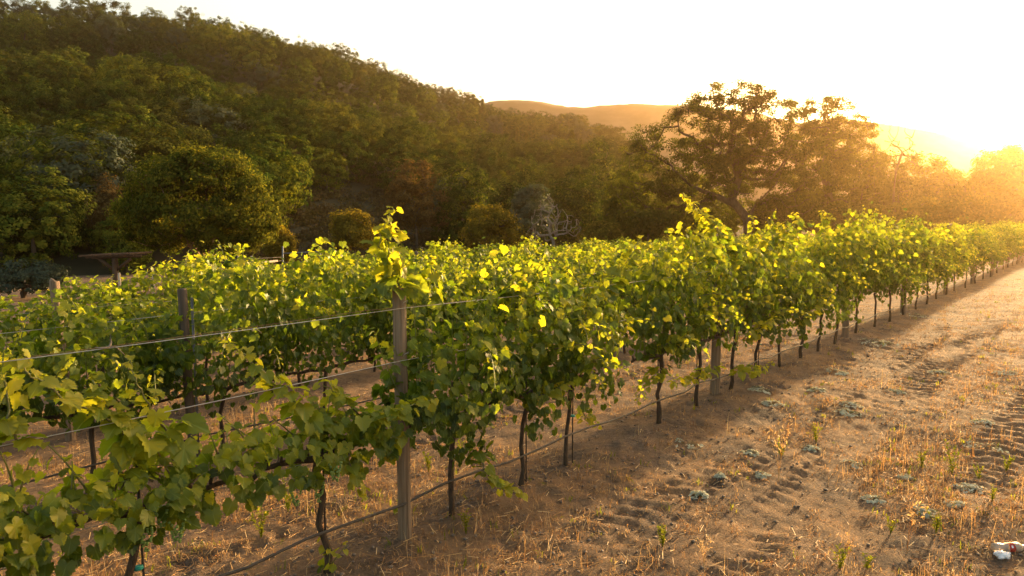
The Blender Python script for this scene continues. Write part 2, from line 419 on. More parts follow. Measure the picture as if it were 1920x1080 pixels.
def clusters_on(lumps, n, rng, inner=.25, low=-.55):
    L = np.array(lumps, float); wgt = (L[:, 3] * L[:, 4] + L[:, 3] * L[:, 5]); wgt /= wgt.sum()
    out = []
    while len(out) < n:
        k = rng.choice(len(L), p=wgt); d = unit(rng, 1)[0]
        if d[2] < low: continue
        rad = 1.0 if rng.random() > inner else rng.uniform(.35, .95)
        p = L[k, :3] + L[k, 3:] * d * rad
        ins = (((p - L[:, :3]) / L[:, 3:]) ** 2).sum(1)
        if (np.delete(ins, k) < .45).any() and rng.random() > .25: continue
        out.append(p)
    return np.array(out)

def foliage(cl, rad, per, size, rng, centre, flat=.7, tintbase=.5, tvar=.25, rough=.55):
    n = len(cl) * per
    c = np.repeat(cl, per, 0); rr = np.repeat(np.broadcast_to(rad, (len(cl),)), per)
    d = unit(rng, n) * (rng.random(n) ** .45)[:, None] * rr[:, None]; d[:, 2] *= flat
    pos = c + d
    out = d + (c - centre) * .25 + np.array([0, 0, .35]) * rr[:, None]
    nrm = out / (np.linalg.norm(out, axis=1)[:, None] + 1e-6) + unit(rng, n) * rough
    Rm = frames(nrm, unit(rng, n) + np.array([0, 0, -.4]))
    sz = size * rng.uniform(.6, 1.35, n)
    V, Q = stamp(LQ, LQF, Rm, pos, sz)
    ct = np.repeat(rng.normal(0, tvar * .6, len(cl)), per)
    t = np.clip(tintbase + ct + rng.normal(0, tvar * .6, n), 0, 1)
    return V, Q, np.repeat(t, 4)

def skeleton(mb, cl, trunks, r_tip, r_trunk, rng, sides=6, sag=.06, thin=1):
    """limbs that reach every cluster, each grown from the nearest wood"""
    P = []; par = []
    for tr in trunks:
        prev = -1
        for p in tr:
            P.append(np.array(p, float)); par.append(prev); prev = len(P) - 1
    nt_ = len(P)
    top = np.mean([t[-1] for t in trunks], 0)
    order = np.argsort(np.linalg.norm(cl - top, axis=1))[::1]
    segs = []
    for k in order[::thin]:
        c = cl[k]; A = np.array(P)
        dist = np.linalg.norm(A - c, axis=1) + .35 * np.clip(A[:, 2] - c[2], 0, 9)
        j = int(np.argmin(dist)); L = np.linalg.norm(c - P[j]); m = max(2, min(5, int(L / .7) + 1))
        prev = j
        for q in range(1, m + 1):
            f = q / m
            p = P[j] * (1 - f) + c * f + rng.normal(0, .05, 3) * L * (q < m) - np.array([0, 0, sag]) * L * math.sin(PI * f)
            P.append(p); par.append(prev); prev = len(P) - 1
    n = len(P); cnt = np.zeros(n)
    ch = [[] for _ in range(n)]
    for a in range(n):
        if par[a] >= 0: ch[par[a]].append(a)
    for a in range(n - 1, -1, -1):
        if not ch[a]: cnt[a] += 1
        if par[a] >= 0: cnt[par[a]] += cnt[a]
    rad = np.minimum(r_tip * cnt ** .48, r_trunk)
    rad[:nt_] = np.maximum(rad[:nt_], r_tip * 2)
    started = [a for a in range(n) if par[a] < 0]
    stack = list(started)
    # chains: follow the thickest child, start a new tube for the others
    todo = [(None, a) for a in started]
    while todo:
        p0, a = todo.pop()
        pts = [] if p0 is None else [P[p0]]; rr = [] if p0 is None else [min(rad[p0], rad[a] * 1.15)]
        while True:
            pts.append(P[a]); rr.append(rad[a])
            if not ch[a]: break
            b = max(ch[a], key=lambda q: cnt[q])
            for q in ch[a]:
                if q != b: todo.append((a, q))
            a = b
        if len(pts) > 1: mb.tube(pts, rr, sides if rr[0] > r_tip * 3 else 4, caps=False)

def make_tree(name, label, cat, base, lumps, ncl, per, lsize, mat, bark, r_trunk, trunks=None, crad=(.5, .9), r_tip=.02, seed=1, flat=.7, tint=.5, inner=.25, low=-.55, group=None, tvar=.25, crown='crown'):
    rng = np.random.default_rng(seed)
    bx, by = base; bz = tz(bx, by) - .15
    o = thing(name, label, cat, (bx, by, bz), 0, group)
    B = np.array([bx, by, bz]); lumps = [tuple(np.array(l[:3]) - B) + tuple(l[3:]) for l in lumps]
    cen = np.mean([l[:3] for l in lumps], 0)
    cl = clusters_on(lumps, ncl, rng, inner, low)
    cl = cl[cl[:, 2] > .25]
    if trunks is None:
        h = cen[2] * .62; trunks = [[(0, 0, 0), (rng.normal(0, .05), rng.normal(0, .05), h * .5), (cen[0] * .35, cen[1] * .35, h)]]
    else: trunks = [[np.array(p) - B if k or True else p for k, p in enumerate(t)] for t in trunks]
    mb = MB(); skeleton(mb, cl, trunks, r_tip, r_trunk, rng)
    mb.build('trunk', bark, o, smooth=True)
    if per:
        V, Q, t = foliage(cl, rng.uniform(*crad, len(cl)), per, lsize, rng, cen, flat, tint, tvar)
        obj(crown, mesh(crown, V, Q, mat, tint=t), o)
    return o

def px_lumps(el, D, depth_f=.8, seed=0):
    """ellipses seen at distance D -> ellipsoids"""
    rng = np.random.default_rng(seed); out = []
    for (px, py, a, b) in el:
        k = D / F
        c = at(px, py, D + rng.uniform(-.35, .35) * a * k)
        out.append((*c, a * k, max(a, b) * k * depth_f, b * k))
    return out

# --- the round oak by the vineyard fence
D = 38
B = at(385, 505, D)[:2]
bz = tz(*B)
el = [(365, 350, 70, 55), (300, 385, 58, 56), (435, 375, 56, 58), (365, 405, 100, 50), (262, 415, 38, 42), (472, 415, 36, 42), (322, 322, 44, 30), (408, 318, 44, 28), (365, 303, 36, 20), (445, 335, 30, 26), (282, 350, 34, 30), (420, 440, 50, 28), (310, 445, 50, 26), (478, 445, 26, 22), (245, 385, 20, 20), (495, 385, 20, 20), (385, 290, 22, 12), (340, 298, 18, 12), (462, 350, 20, 18), (258, 445, 22, 20), (500, 425, 16, 18)]
def tp(px, py, d=0): return at(px, py, D + d)
make_tree('round_oak', 'dense round topped green tree behind the rail fence', 'tree', B, px_lumps(el, D, .9, 3), 400, 150, .155, M['oak'], M['redbark'], .16,
          trunks=[[(B[0], B[1], bz), tp(388, 470), tp(400, 445), tp(405, 415)], [(B[0] - .3, B[1], bz), tp(372, 480), tp(358, 460), tp(345, 425)], [(B[0] + .1, B[1] + .4, bz), tp(380, 470, .5), tp(375, 430, .6)]],
          crad=(.28, .95), seed=5, low=-.9, tint=.52, tvar=.45)

# --- the great spreading oak on the right and its neighbours
D = 58
B = at(1405, 432, D)[:2]; bz = tz(*B)
el = [(1225, 300, 62, 70), (1290, 255, 62, 45), (1370, 190, 70, 32), (1330, 225, 60, 38), (1440, 215, 52, 38), (1410, 290, 85, 55), (1320, 330, 75, 55), (1235, 385, 52, 45), (1490, 310, 50, 60), (1470, 375, 55, 35), (1290, 395, 60, 30), (1200, 350, 45, 55), (1370, 260, 70, 45), (1350, 300, 70, 40), (1440, 340, 70, 45), (1240, 425, 48, 24), (1330, 405, 40, 22), (1455, 408, 50, 26), (1190, 400, 36, 36)]
make_tree('spreading_oak', 'large spreading oak with dark forked limbs behind the vines', 'tree', B, px_lumps(el, D, .95, 4), 680, 150, .17, M['oak'], M['tbark'], .55,
          trunks=[[(B[0], B[1], bz), tp(1400, 415), tp(1378, 385), tp(1345, 368), tp(1300, 352), tp(1262, 318)], [(B[0], B[1], bz), tp(1402, 410), tp(1372, 376), tp(1385, 330), tp(1372, 270), tp(1372, 220)], [(B[0], B[1], bz), tp(1404, 408), tp(1420, 380, 1), tp(1455, 345, 1), tp(1475, 300, 1.5)]],
          crad=(.4, .85), r_tip=.035, seed=6, inner=.35, low=-.6, tint=.5)
D = 66
B = at(1560, 430, D)[:2]; bz = tz(*B)
el = [(1540, 205, 55, 28), (1590, 250, 45, 38), (1545, 275, 62, 40), (1510, 235, 35, 35), (1600, 310, 50, 40), (1560, 345, 75, 50), (1600, 390, 60, 45)]
make_tree('tall_oak', 'tall open crowned tree right of the spreading oak', 'tree', B, px_lumps(el, D, .9, 5), 360, 150, .18, M['oak'], M['tbark'], .35,
          trunks=[[(B[0], B[1], bz), tp(1556, 380), tp(1545, 320), tp(1550, 260)]], crad=(.4, .85), r_tip=.035, seed=8, inner=.35, tint=.55)
D = 64
B = at(1690, 425, D)[:2]; bz = tz(*B)
make_tree('bare_tree', 'leafless twisted treetop rising between the sunlit oaks', 'tree', B, px_lumps([(1690, 262, 26, 38), (1705, 300, 22, 30)], D, .8, 7), 60, 0, .2, None, M['tbark'], .22,
          trunks=[[(B[0], B[1], bz), tp(1675, 370), tp(1680, 320), tp(1692, 285)]], r_tip=.028, seed=9)
for k, (px, dd, els, lab) in enumerate([
        (1650, 70, [(1640, 330, 50, 42), (1655, 375, 60, 45), (1620, 385, 45, 40)], 'leafy tree below the bare branches, right of the tall oak'),
        (1735, 72, [(1725, 330, 42, 38), (1750, 370, 55, 45), (1705, 385, 45, 38)], 'bushy hazy tree just right of the bare branches'),
        (1800, 78, [(1790, 365, 50, 42), (1830, 390, 50, 36), (1775, 400, 50, 32)], 'low hazy tree under the notch of the far hill'),
        (1890, 70, [(1880, 312, 42, 32), (1915, 320, 40, 36), (1860, 345, 32, 24), (1930, 355, 40, 26)], 'rounded tree glowing at the right edge before the sun'),
        (1900, 84, [(1880, 395, 55, 32), (1930, 392, 55, 34)], 'low dark tree at the right edge under the glowing one'),
        (1185, 64, [(1175, 370, 35, 45), (1190, 420, 45, 35), (1160, 415, 30, 35)], 'dark leafy tree left of the spreading oak'),
        (1500, 72, [(1490, 400, 50, 30), (1530, 395, 45, 35), (1460, 405, 45, 25)], 'dark shrubby tree under the gap between both oaks')]):
    D = dd
    c = at(px, 432, D)[:2]
    make_tree('valley_tree', lab, 'tree', c, px_lumps(els, D, .9, 20 + k), 210, 65, .28, M['oak'], M['tbark'], .3, crad=(.55, 1.05), r_tip=.035, seed=30 + k, inner=.3, low=-.95, tint=.5, group='trees along the valley edge')

for k, (px, top, bot, wd, D, lab) in enumerate([
        (1215, 395, 440, 90, 55, 'low shrub below the left limb of the spreading oak'), (1300, 402, 440, 90, 62, 'low shrub under the forked limbs of the spreading oak'), (1440, 396, 440, 80, 66, 'shadowed shrub right of the spreading oak trunk'),
        (1560, 385, 440, 110, 60, 'broad shrub under the tall open tree'), (1640, 380, 440, 100, 62, 'broad shrub left below the bare branches'), (1720, 375, 440, 110, 60, 'broad hazy shrub right below the bare branches'),
        (1800, 372, 440, 110, 60, 'broad hazy shrub toward the sun'), (1880, 360, 440, 120, 60, 'broad hazy shrub under the glowing right tree'), (1385, 355, 440, 150, 74, 'wide dim shrub directly behind the oak trunk'), (1960, 350, 440, 120, 60, 'hazy shrub cut by the right edge')]):
    rng = np.random.default_rng(160 + k); h = (bot - top) / 2; a = wd / 2
    els = [(px + rng.uniform(-.6, .6) * a, top + h * rng.uniform(.5, 1.6), a * rng.uniform(.35, .55), h * rng.uniform(.4, .6)) for _ in range(8)]
    make_tree('valley_shrub', lab, 'shrub', at(px, bot, D)[:2], px_lumps(els, D, .9, 170 + k), 130, 50, .28, M['oak'], M['tbark'], .12, crad=(.4, .8), r_tip=.02, seed=180 + k, low=-.95, tint=.5, group='shrubs along the valley edge')

# --- trees and shrubs at the foot of the hill (px, top, bottom, width, distance)
FOOT = [
    ('hill_tree', 205, 330, 470, 72, 55, 'rust', 'rust orange tree half hidden behind the round tree'),
    ('grey_tree', 22, 378, 480, 100, 60, 'hill_grey', 'grey green tree at the left edge above the vines'),
    ('low_shrub', 45, 488, 560, 150, 33, 'hill_grey', 'low pale green shrub left of the pergola'),
    ('hill_tree', 105, 295, 480, 130, 68, 'hill', 'dark green tree at the left behind the grey tree'),
    ('hill_tree', 165, 395, 540, 120, 58, 'hill', 'dark tree directly behind the pergola'),
    ('hill_tree', 75, 430, 540, 120, 55, 'hill', 'dark leafy tree left above the pergola'),
    ('hill_tree', 240, 430, 530, 90, 52, 'hill', 'shadowed small tree between pergola and round tree'),
    ('yellow_shrub', 665, 396, 480, 92, 52, 'yellow', 'rounded ochre shrub left of the tall vine shoot'),
    ('yellow_shrub', 925, 384, 480, 140, 52, 'yellow', 'wide yellow green shrub behind the middle of the vineyard'),
    ('yellow_shrub', 1125, 418, 480, 90, 54, 'yellow', 'small yellow green shrub right of the bare grey bush'),
    ('yellow_shrub', 525, 425, 500, 50, 46, 'yellow', 'small ochre shrub at the right foot of the round tree'),
    ('grey_tree', 998, 344, 470, 84, 66, 'hill_grey', 'silvery grey green tree above the bare grey bush'),
    ('brown_tree', 782, 298, 450, 118, 76, 'rust', 'brown dry crowned tree on the slope behind the tall shoot'),
    ('hill_tree', 870, 305, 470, 105, 78, 'hill', 'dark green tree right of the brown crowned tree'),
    ('hill_tree', 955, 340, 470, 90, 74, 'hill', 'dark green tree left of the silvery tree'),
    ('hill_tree', 1085, 310, 470, 110, 84, 'hill', 'broad dark green tree above the bare grey bush'),
    ('hill_tree', 1130, 268, 460, 100, 104, 'hill', 'tall dark green tree under the distant ridge'),
]
for k, (nm, px, top, bot, wd, D, mt, lab) in enumerate(FOOT):
    rng = np.random.default_rng(100 + k)
    cx, cyy = px, (top + bot) / 2
    h = (bot - top) / 2; a = wd / 2
    els = [(px + rng.uniform(-.45, .45) * a, top + h * (rng.uniform(.45, 1.5)), a * rng.uniform(.4, .62), h * rng.uniform(.32, .5)) for _ in range(7)] + [(px, top + h * .55, a * .55, h * .5), (px, top + h * 1.1, a * .8, h * .6)]
    c = at(px, bot, D)
    make_tree(nm, lab, 'shrub' if 'shrub' in nm else 'tree', c[:2], px_lumps(els, D, .9, 50 + k), 170, 60, .2 * D / 58, M[mt], M['tbark'], .2, crad=(.35 * D / 58, .75 * D / 58), r_tip=.02, seed=60 + k, low=-.8, tvar=.3)
# the leafless bush
D = 55
c = at(1040, 465, D)
make_tree('bare_bush', 'leafless pale grey bush behind the vineyard', 'shrub', c[:2], px_lumps([(1030, 415, 34, 35), (1060, 430, 30, 28), (1025, 385, 15, 18), (1010, 440, 22, 20)], D, .9, 8), 240, 0, .13, None, M['greybark'], .12, r_tip=.026, seed=77, crad=(.2, .4))

# --- hillside woodland: variants of one small tree each, shared by the copies
def tree_variant(kind, seed, quads, lf=.058):
    rng = np.random.default_rng(seed)
    if kind == 'conifer':
        h = 1.0; cl = []
        for z in np.linspace(.12, .97, 34):
            for _ in range(2):
                a = rng.uniform(0, 2 * PI); r = (1 - z) * .2 * rng.uniform(.5, 1.1)
                cl.append((r * math.cos(a), r * math.sin(a), z))
        cl = np.array(cl); V, Q, t = foliage(cl, .05, max(4, quads // 68), .055, rng, np.array([0, 0, .4]), 1.3, .55, .25)
        tr = [(0, 0, -.05), (0, 0, .9)]; trr = [.02, .004]
    else:
        lum = [(0, 0, .44, .40, .40, .42)] + [(rng.uniform(-.32, .32), rng.uniform(-.32, .32), rng.uniform(.3, .82), rng.uniform(.14, .24), rng.uniform(.14, .24), rng.uniform(.12, .2)) for _ in range(9)]
        cl = clusters_on(lum, 170, rng, .02, -.9)
        V, Q, t = foliage(cl, rng.uniform(.045, .085, len(cl)), quads // 170, lf, rng, np.array([0, 0, .42]), .75, .5, .26, .25)
        tr = [(0, 0, -.15), (.02, 0, .25), (0, .02, .4)]; trr = [.03, .02, .008]
    mb = MB(); mb.tube(tr, trr, 5, False)
    V2 = np.concatenate(mb.v); Q2 = mb.f[4][0]
    return np.concatenate([V, V2]), np.concatenate([Q, Q2 + len(V)]), np.concatenate([t, np.full(len(V2), .3)]), len(Q)

rng = np.random.default_rng(2024)
pts = []
cells = {}
for _ in range(30000):
    px = rng.uniform(-170, 1290); a = (px - 960) / F
    r0, R = float(hill_r0(px)), float(hill_r(px))
    r = math.sqrt(rng.uniform((r0 + 3) ** 2, (R + 12) ** 2))
    x, y = r * a / math.sqrt(1 + a * a), r / math.sqrt(1 + a * a)
    if 505 < px < 850 and r < 98 + 9 * math.sin(px * .02): continue          # the open brushy bank
    sp = (5.2 if r < 150 else 6.3) * (.75 + .5 * vnoise(np.array([x / 9]), np.array([y / 9]), 88)[0])
    key = (int(x // 8.7), int(y // 8.7)); ok = True
    for i_ in (-1, 0, 1):
        for j_ in (-1, 0, 1):
            for (qx, qy) in cells.get((key[0] + i_, key[1] + j_), ()):
                if (qx - x) ** 2 + (qy - y) ** 2 < sp * sp: ok = False
    if not ok: continue
    cells.setdefault(key, []).append((x, y)); pts.append((x, y, r, px))
pts = np.array(pts)
pz = terrain_z(pts[:, 0], pts[:, 1])
KINDS = [('hill', 'round dark green tree in the hillside woodland', 'round dark green hillside trees'),
         ('hill_olive', 'olive yellow tree among the darker hillside trees', 'olive yellow hillside trees'),
         ('hill_grey', 'pale grey green tree in the hillside woodland', 'grey green hillside trees')]
VAR = {k: [tree_variant('oak', 300 + 17 * j + q, 6800, .032) for j in range(6 if k == 'hill' else 3)] for q, (k, _, _) in enumerate(KINDS)}
VM = {}
for k, L in VAR.items():
    VM[k] = [mesh('hillside_tree', V, Q, [M[k], M['tbark']], tint=t, mi=(np.arange(len(Q)) >= nl).astype(int)) for (V, Q, t, nl) in L]
inframe = (pts[:, 3] > -60)
score = np.where(inframe, pts[:, 2], pts[:, 2] + 500)
order = np.argsort(score)
far = {'V': [], 'r': [], 's': [], 'i': []}
for cnt, k in enumerate(order):
    x, y, r, px = pts[k]; z = pz[k]
    hgt = rng.uniform(5.4, 10.2) * (1.0 if r < 110 else 1.05); wdt = hgt * rng.uniform(.9, 1.25)
    patch = vnoise(np.array([x / 22]), np.array([y / 22]), 77)[0]
    if cnt < 285:
        u_ = rng.random(); q = 0 if u_ < .76 - .3 * (patch > .6) else (1 if u_ < .97 else 2)
        kn, lab, grp = KINDS[q]
        zone = ['at the far left', 'above the round tree', 'above the brushy bank', 'toward the distant ridge'][int(np.digitize(px, [200, 520, 870]))]
        lab = lab.replace(' in the hillside woodland', '').replace(' among the darker hillside trees', '') + (' low on' if r < 100 else ' partway up') + f' the wooded hill {zone}'; grp = grp + ' ' + zone
        o = obj('hillside_tree', VM[kn][rng.integers(len(VM[kn]))]); tag(o, lab, 'tree', grp)
        o.location = (x, y, z - .3); o.rotation_euler = (0, 0, rng.uniform(0, 6.28)); o.scale = (wdt, wdt, hgt)
    else:
        far['V'].append((x, y, z - .3)); far['r'].append((0, 0, rng.uniform(0, 6.28))); far['s'].append((wdt, wdt, hgt)); far['i'].append(int(rng.choice(8, p=[.15, .15, .15, .15, .12, .12, .1, .06])))
# the rest of the wood is one mass: instances of the same small trees on scattered points
wm = bpy.data.meshes.new('woodland'); wm.from_pydata(far['V'], [], [])
for nm, ty, key in (('rot', 'FLOAT_VECTOR', 'r'), ('scl', 'FLOAT_VECTOR', 's'), ('idx', 'INT', 'i')):
    at_ = wm.attributes.new(nm, ty, 'POINT'); at_.data.foreach_set('value' if ty == 'INT' else 'vector', np.array(far[key]).ravel())
wl = obj('woodland', wm, kind='stuff'); wl['label'] = 'dense dark green woodland covering the upper hillside to the ridge'
ng = bpy.data.node_groups.new('woodland', 'GeometryNodeTree')
ng.interface.new_socket('Geometry', in_out='INPUT', socket_type='NodeSocketGeometry'); ng.interface.new_socket('Geometry', in_out='OUTPUT', socket_type='NodeSocketGeometry')
gi, go_ = ng.nodes.new('NodeGroupInput'), ng.nodes.new('NodeGroupOutput')
jn = ng.nodes.new('GeometryNodeJoinGeometry'); ip = ng.nodes.new('GeometryNodeInstanceOnPoints'); ip.inputs['Pick Instance'].default_value = True
firsts = {}
for o in C.objects:
    if o.name.startswith('hillside_tree') and o.type == 'MESH': firsts.setdefault(o.data.name, o)
srcs = [firsts[m.name] for m in VM['hill'][:6] if m.name in firsts] + [firsts[m.name] for m in VM['hill_olive'][:1] + VM['hill_grey'][:1] if m.name in firsts]
for o in srcs:
    oi = ng.nodes.new('GeometryNodeObjectInfo'); oi.inputs['Object'].default_value = o; oi.transform_space = 'ORIGINAL'
    g2 = ng.nodes.new('GeometryNodeGeometryToInstance'); ng.links.new(oi.outputs['Geometry'], g2.inputs[0]); ng.links.new(g2.outputs[0], jn.inputs[0])
def named(nm, ty):
    q = ng.nodes.new('GeometryNodeInputNamedAttribute'); q.data_type = ty; q.inputs['Name'].default_value = nm; return q.outputs['Attribute']
e2r = ng.nodes.new('FunctionNodeEulerToRotation'); ng.links.new(named('rot', 'FLOAT_VECTOR'), e2r.inputs[0])
ng.links.new(gi.outputs[0], ip.inputs['Points']); ng.links.new(jn.outputs[0], ip.inputs['Instance']); ng.links.new(named('idx', 'INT'), ip.inputs['Instance Index'])
ng.links.new(e2r.outputs[0], ip.inputs['Rotation']); ng.links.new(named('scl', 'FLOAT_VECTOR'), ip.inputs['Scale']); ng.links.new(ip.outputs[0], go_.inputs[0])
md = wl.modifiers.new('scatter', 'NODES'); md.node_group = ng
print('hill trees', len(pts))
# conifers
CON = [(82, 150, 300, 118, .34, 'tall olive conifer rising at the left of the hillside'), (10, 165, 320, 112, .30, 'tall conifer cut by the left edge of the hillside'),
       (118, 205, 300, 122, .30, 'shorter conifer just right of the tall left one'), (905, 186, 262, 262, .40, 'pointed conifer on the ridge beside the tiled roof'),
       (890, 190, 262, 266, .34, 'narrow pointed conifer touching the tiled roof'), (1072, 246, 345, 150, .34, 'bright pointed conifer under the distant ridge'),
       (1088, 262, 350, 150, .3, 'second pointed conifer, right of the bright one'), (970, 240, 312, 185, .32, 'small pointed conifer in the middle woodland'),
       (987, 247, 312, 185, .3, 'small conifer touching the right of its twin'), (1026, 272, 345, 160, .3, 'slim conifer left of the bright pointed pair')]
CM = [mesh('conifer', *tree_variant('conifer', 600 + j, 2600)[:2], [M['hill_olive']], tint=tree_variant('conifer', 600 + j, 2600)[2]) for j in range(3)]
for k, (px, top, bot, D, wf, lab) in enumerate(CON):
    p = at(px, bot, D); z = tz(p[0], p[1]); t_ = at(px, top, D)[2]
    o = obj('conifer', CM[k % 3], loc=(p[0], p[1], z - .3)); h = max(t_ - z + .3, 4)
    o.scale = (h * wf * 2.2, h * wf * 2.2, h); tag(o, lab, 'conifer', 'pointed conifers on the hillside')

# --- brushy bank at the foot of the slope
rng = np.random.default_rng(9); bv = MB(); BV, BQ, BT, bn = [], [], [], 0
for _ in range(1500):
    px = rng.uniform(430, 960); r0 = float(hill_r0(px)); r = rng.uniform(r0 - 10, 116); a = (px - 960) / F
    x, y = r * a / math.sqrt(1 + a * a), r / math.sqrt(1 + a * a); z = tz(x, y)
    n = 48; rad = rng.uniform(.5, 1.6)
    d = unit(rng, n) * (rng.random(n) ** .4)[:, None] * rad * np.array([1, 1, .75]); d[:, 2] = np.abs(d[:, 2])
    V, Q = stamp(LQ, LQF, frames(d + unit(rng, n) * rad * .6, unit(rng, n)), d + np.array([x, y, z]), rng.uniform(.18, .42, n))
    BV.append(V); BQ.append(Q + bn); bn += len(V); BT.append(np.repeat(np.clip(rng.uniform(.1, .9) + rng.normal(0, .15, n), 0, 1), 4))
br = obj('brush', mesh('brush', np.concatenate(BV), np.concatenate(BQ), M['brush'], tint=np.concatenate(BT)), kind='stuff')
br['label'] = 'dry brown brush covering the bank at the foot of the hill'

# ------------------------------------------------------------------ vine leaves
def leaf_template(seed, lod):
    rng = np.random.default_rng(seed)
    half = {2: [(.08, -.15), (.22, -.25), (.33, -.19), (.43, -.20), (.50, -.04), (.46, .08), (.56, .16), (.53, .27), (.60, .40), (.47, .45), (.46, .57), (.38, .60), (.36, .73), (.25, .75), (.20, .88), (.09, .90)],
            1: [(.22, -.23), (.48, -.08), (.47, .12), (.58, .36), (.42, .52), (.30, .76)], 0: [(.38, -.16), (.56, .34), (.28, .74)]}[lod]
    tip = [(0, 1.04)] if lod else [(0, 1.0)]
    r_ = [(x * rng.uniform(.9, 1.08), y * rng.uniform(.95, 1.05)) for x, y in half]
    l_ = [(-x * rng.uniform(.9, 1.08), y * rng.uniform(.95, 1.05)) for x, y in half][::-1]
    out = np.array([(0, 0)] + r_ + tip + l_)
    c = np.array([[0, .22]])
    P = np.concatenate([c, out])
    x, y = P[:, 0], P[:, 1]
    fold, curl = rng.uniform(-.12, .42), rng.uniform(.05, .55)
    z = fold * np.abs(x) - curl * (y - .2) ** 2 - .22 * curl * x * x * 3 + rng.normal(0, .035, len(P)) * (np.arange(len(P)) > 1)
    z[1] = .0
    k = len(out)
    Fc = np.array([[0, 1 + a, 1 + (a + 1) % k] for a in range(k)])
    return np.stack([x, y, z], 1), Fc, P

LT = {lod: [leaf_template(40 + j, lod) for j in range(5)] for lod in (0, 1, 2)}
LEAFM = {}
for j in range(5):
    T, Fc, uv = LT[2][j]
    for q in range(6):
        LEAFM[j, q] = mesh('leaf', T, Fc, M['vine'], uv=uv, tint=np.full(len(T), q / 5.0), smooth=True)

class Leaves:
    def __init__(self): self.p, self.n, self.t, self.s, self.c = [], [], [], [], []
    def add(self, p, n, t, s, c):
        self.p.append(np.atleast_2d(p)); self.n.append(np.atleast_2d(n)); self.t.append(np.atleast_2d(t)); self.s.append(np.atleast_1d(s) * .76); self.c.append(np.atleast_1d(c))
    def get(self):
        return [np.concatenate(a) for a in (self.p, self.n, self.t, self.s, self.c)]

def shoot_leaves(L, path, rng, s0, s1, c0, c1, gap=.055, mb=None, r=.004, spread=1.0):
    """leaves set alternately along a cane"""
    path = np.asarray(path, float); seg = np.linalg.norm(np.diff(path, axis=0), axis=1); cum = np.concatenate([[0], np.cumsum(seg)])
    n = max(2, int(cum[-1] / (gap * .74))); d = np.linspace(.03, cum[-1], n)
    P = np.stack([np.interp(d, cum, path[:, k]) for k in range(3)], 1)
    T = np.gradient(P, axis=0); T /= np.linalg.norm(T, axis=1)[:, None] + 1e-9
    f = np.linspace(0, 1, n)
    side = np.cross(T, np.array([0, 0, 1.0]) + rng.normal(0, .3, (n, 3))); side /= np.linalg.norm(side, axis=1)[:, None] + 1e-9
    side *= np.where(np.arange(n) % 2, 1, -1)[:, None]
    sz = (s0 * (1 - f) + s1 * f) * rng.uniform(.8, 1.2, n)
    out = side * spread + rng.normal(0, .35, (n, 3)) + np.array([0, 0, .25])
    out /= np.linalg.norm(out, axis=1)[:, None]
    pos = P + out * (sz * .55)[:, None]
    nrm = out * .6 + np.array([0, 0, .75]) + rng.normal(0, .45, (n, 3))
    tip = out * .7 + np.array([0, 0, -.75]) + T * .3 + rng.normal(0, .3, (n, 3))
    L.add(pos, nrm, tip, sz, np.clip(c0 * (1 - f) + c1 * f + rng.normal(0, .08, n), 0, 1))
    if mb is not None:
        mb.tube(P, r * (1 - .6 * f) + .0012, 4, caps=False, tint=f)
    return P

def cane(p, d, length, rng, droop, wire=None, step=.07, wob=.12):
    p = np.array(p, float); d = np.array(d, float); d /= np.linalg.norm(d); out = [p.copy()]
    for k in range(int(length / step)):
        f = k * step / length
        d = d + rng.normal(0, wob, 3) * .5 + np.array([0, 0, -droop * (f ** 1.5) * .35])
        if wire and p[2] < wire: d[1] *= .75; d[2] += .08
        d /= np.linalg.norm(d); p = p + d * step; out.append(p.copy())
    return np.array(out)

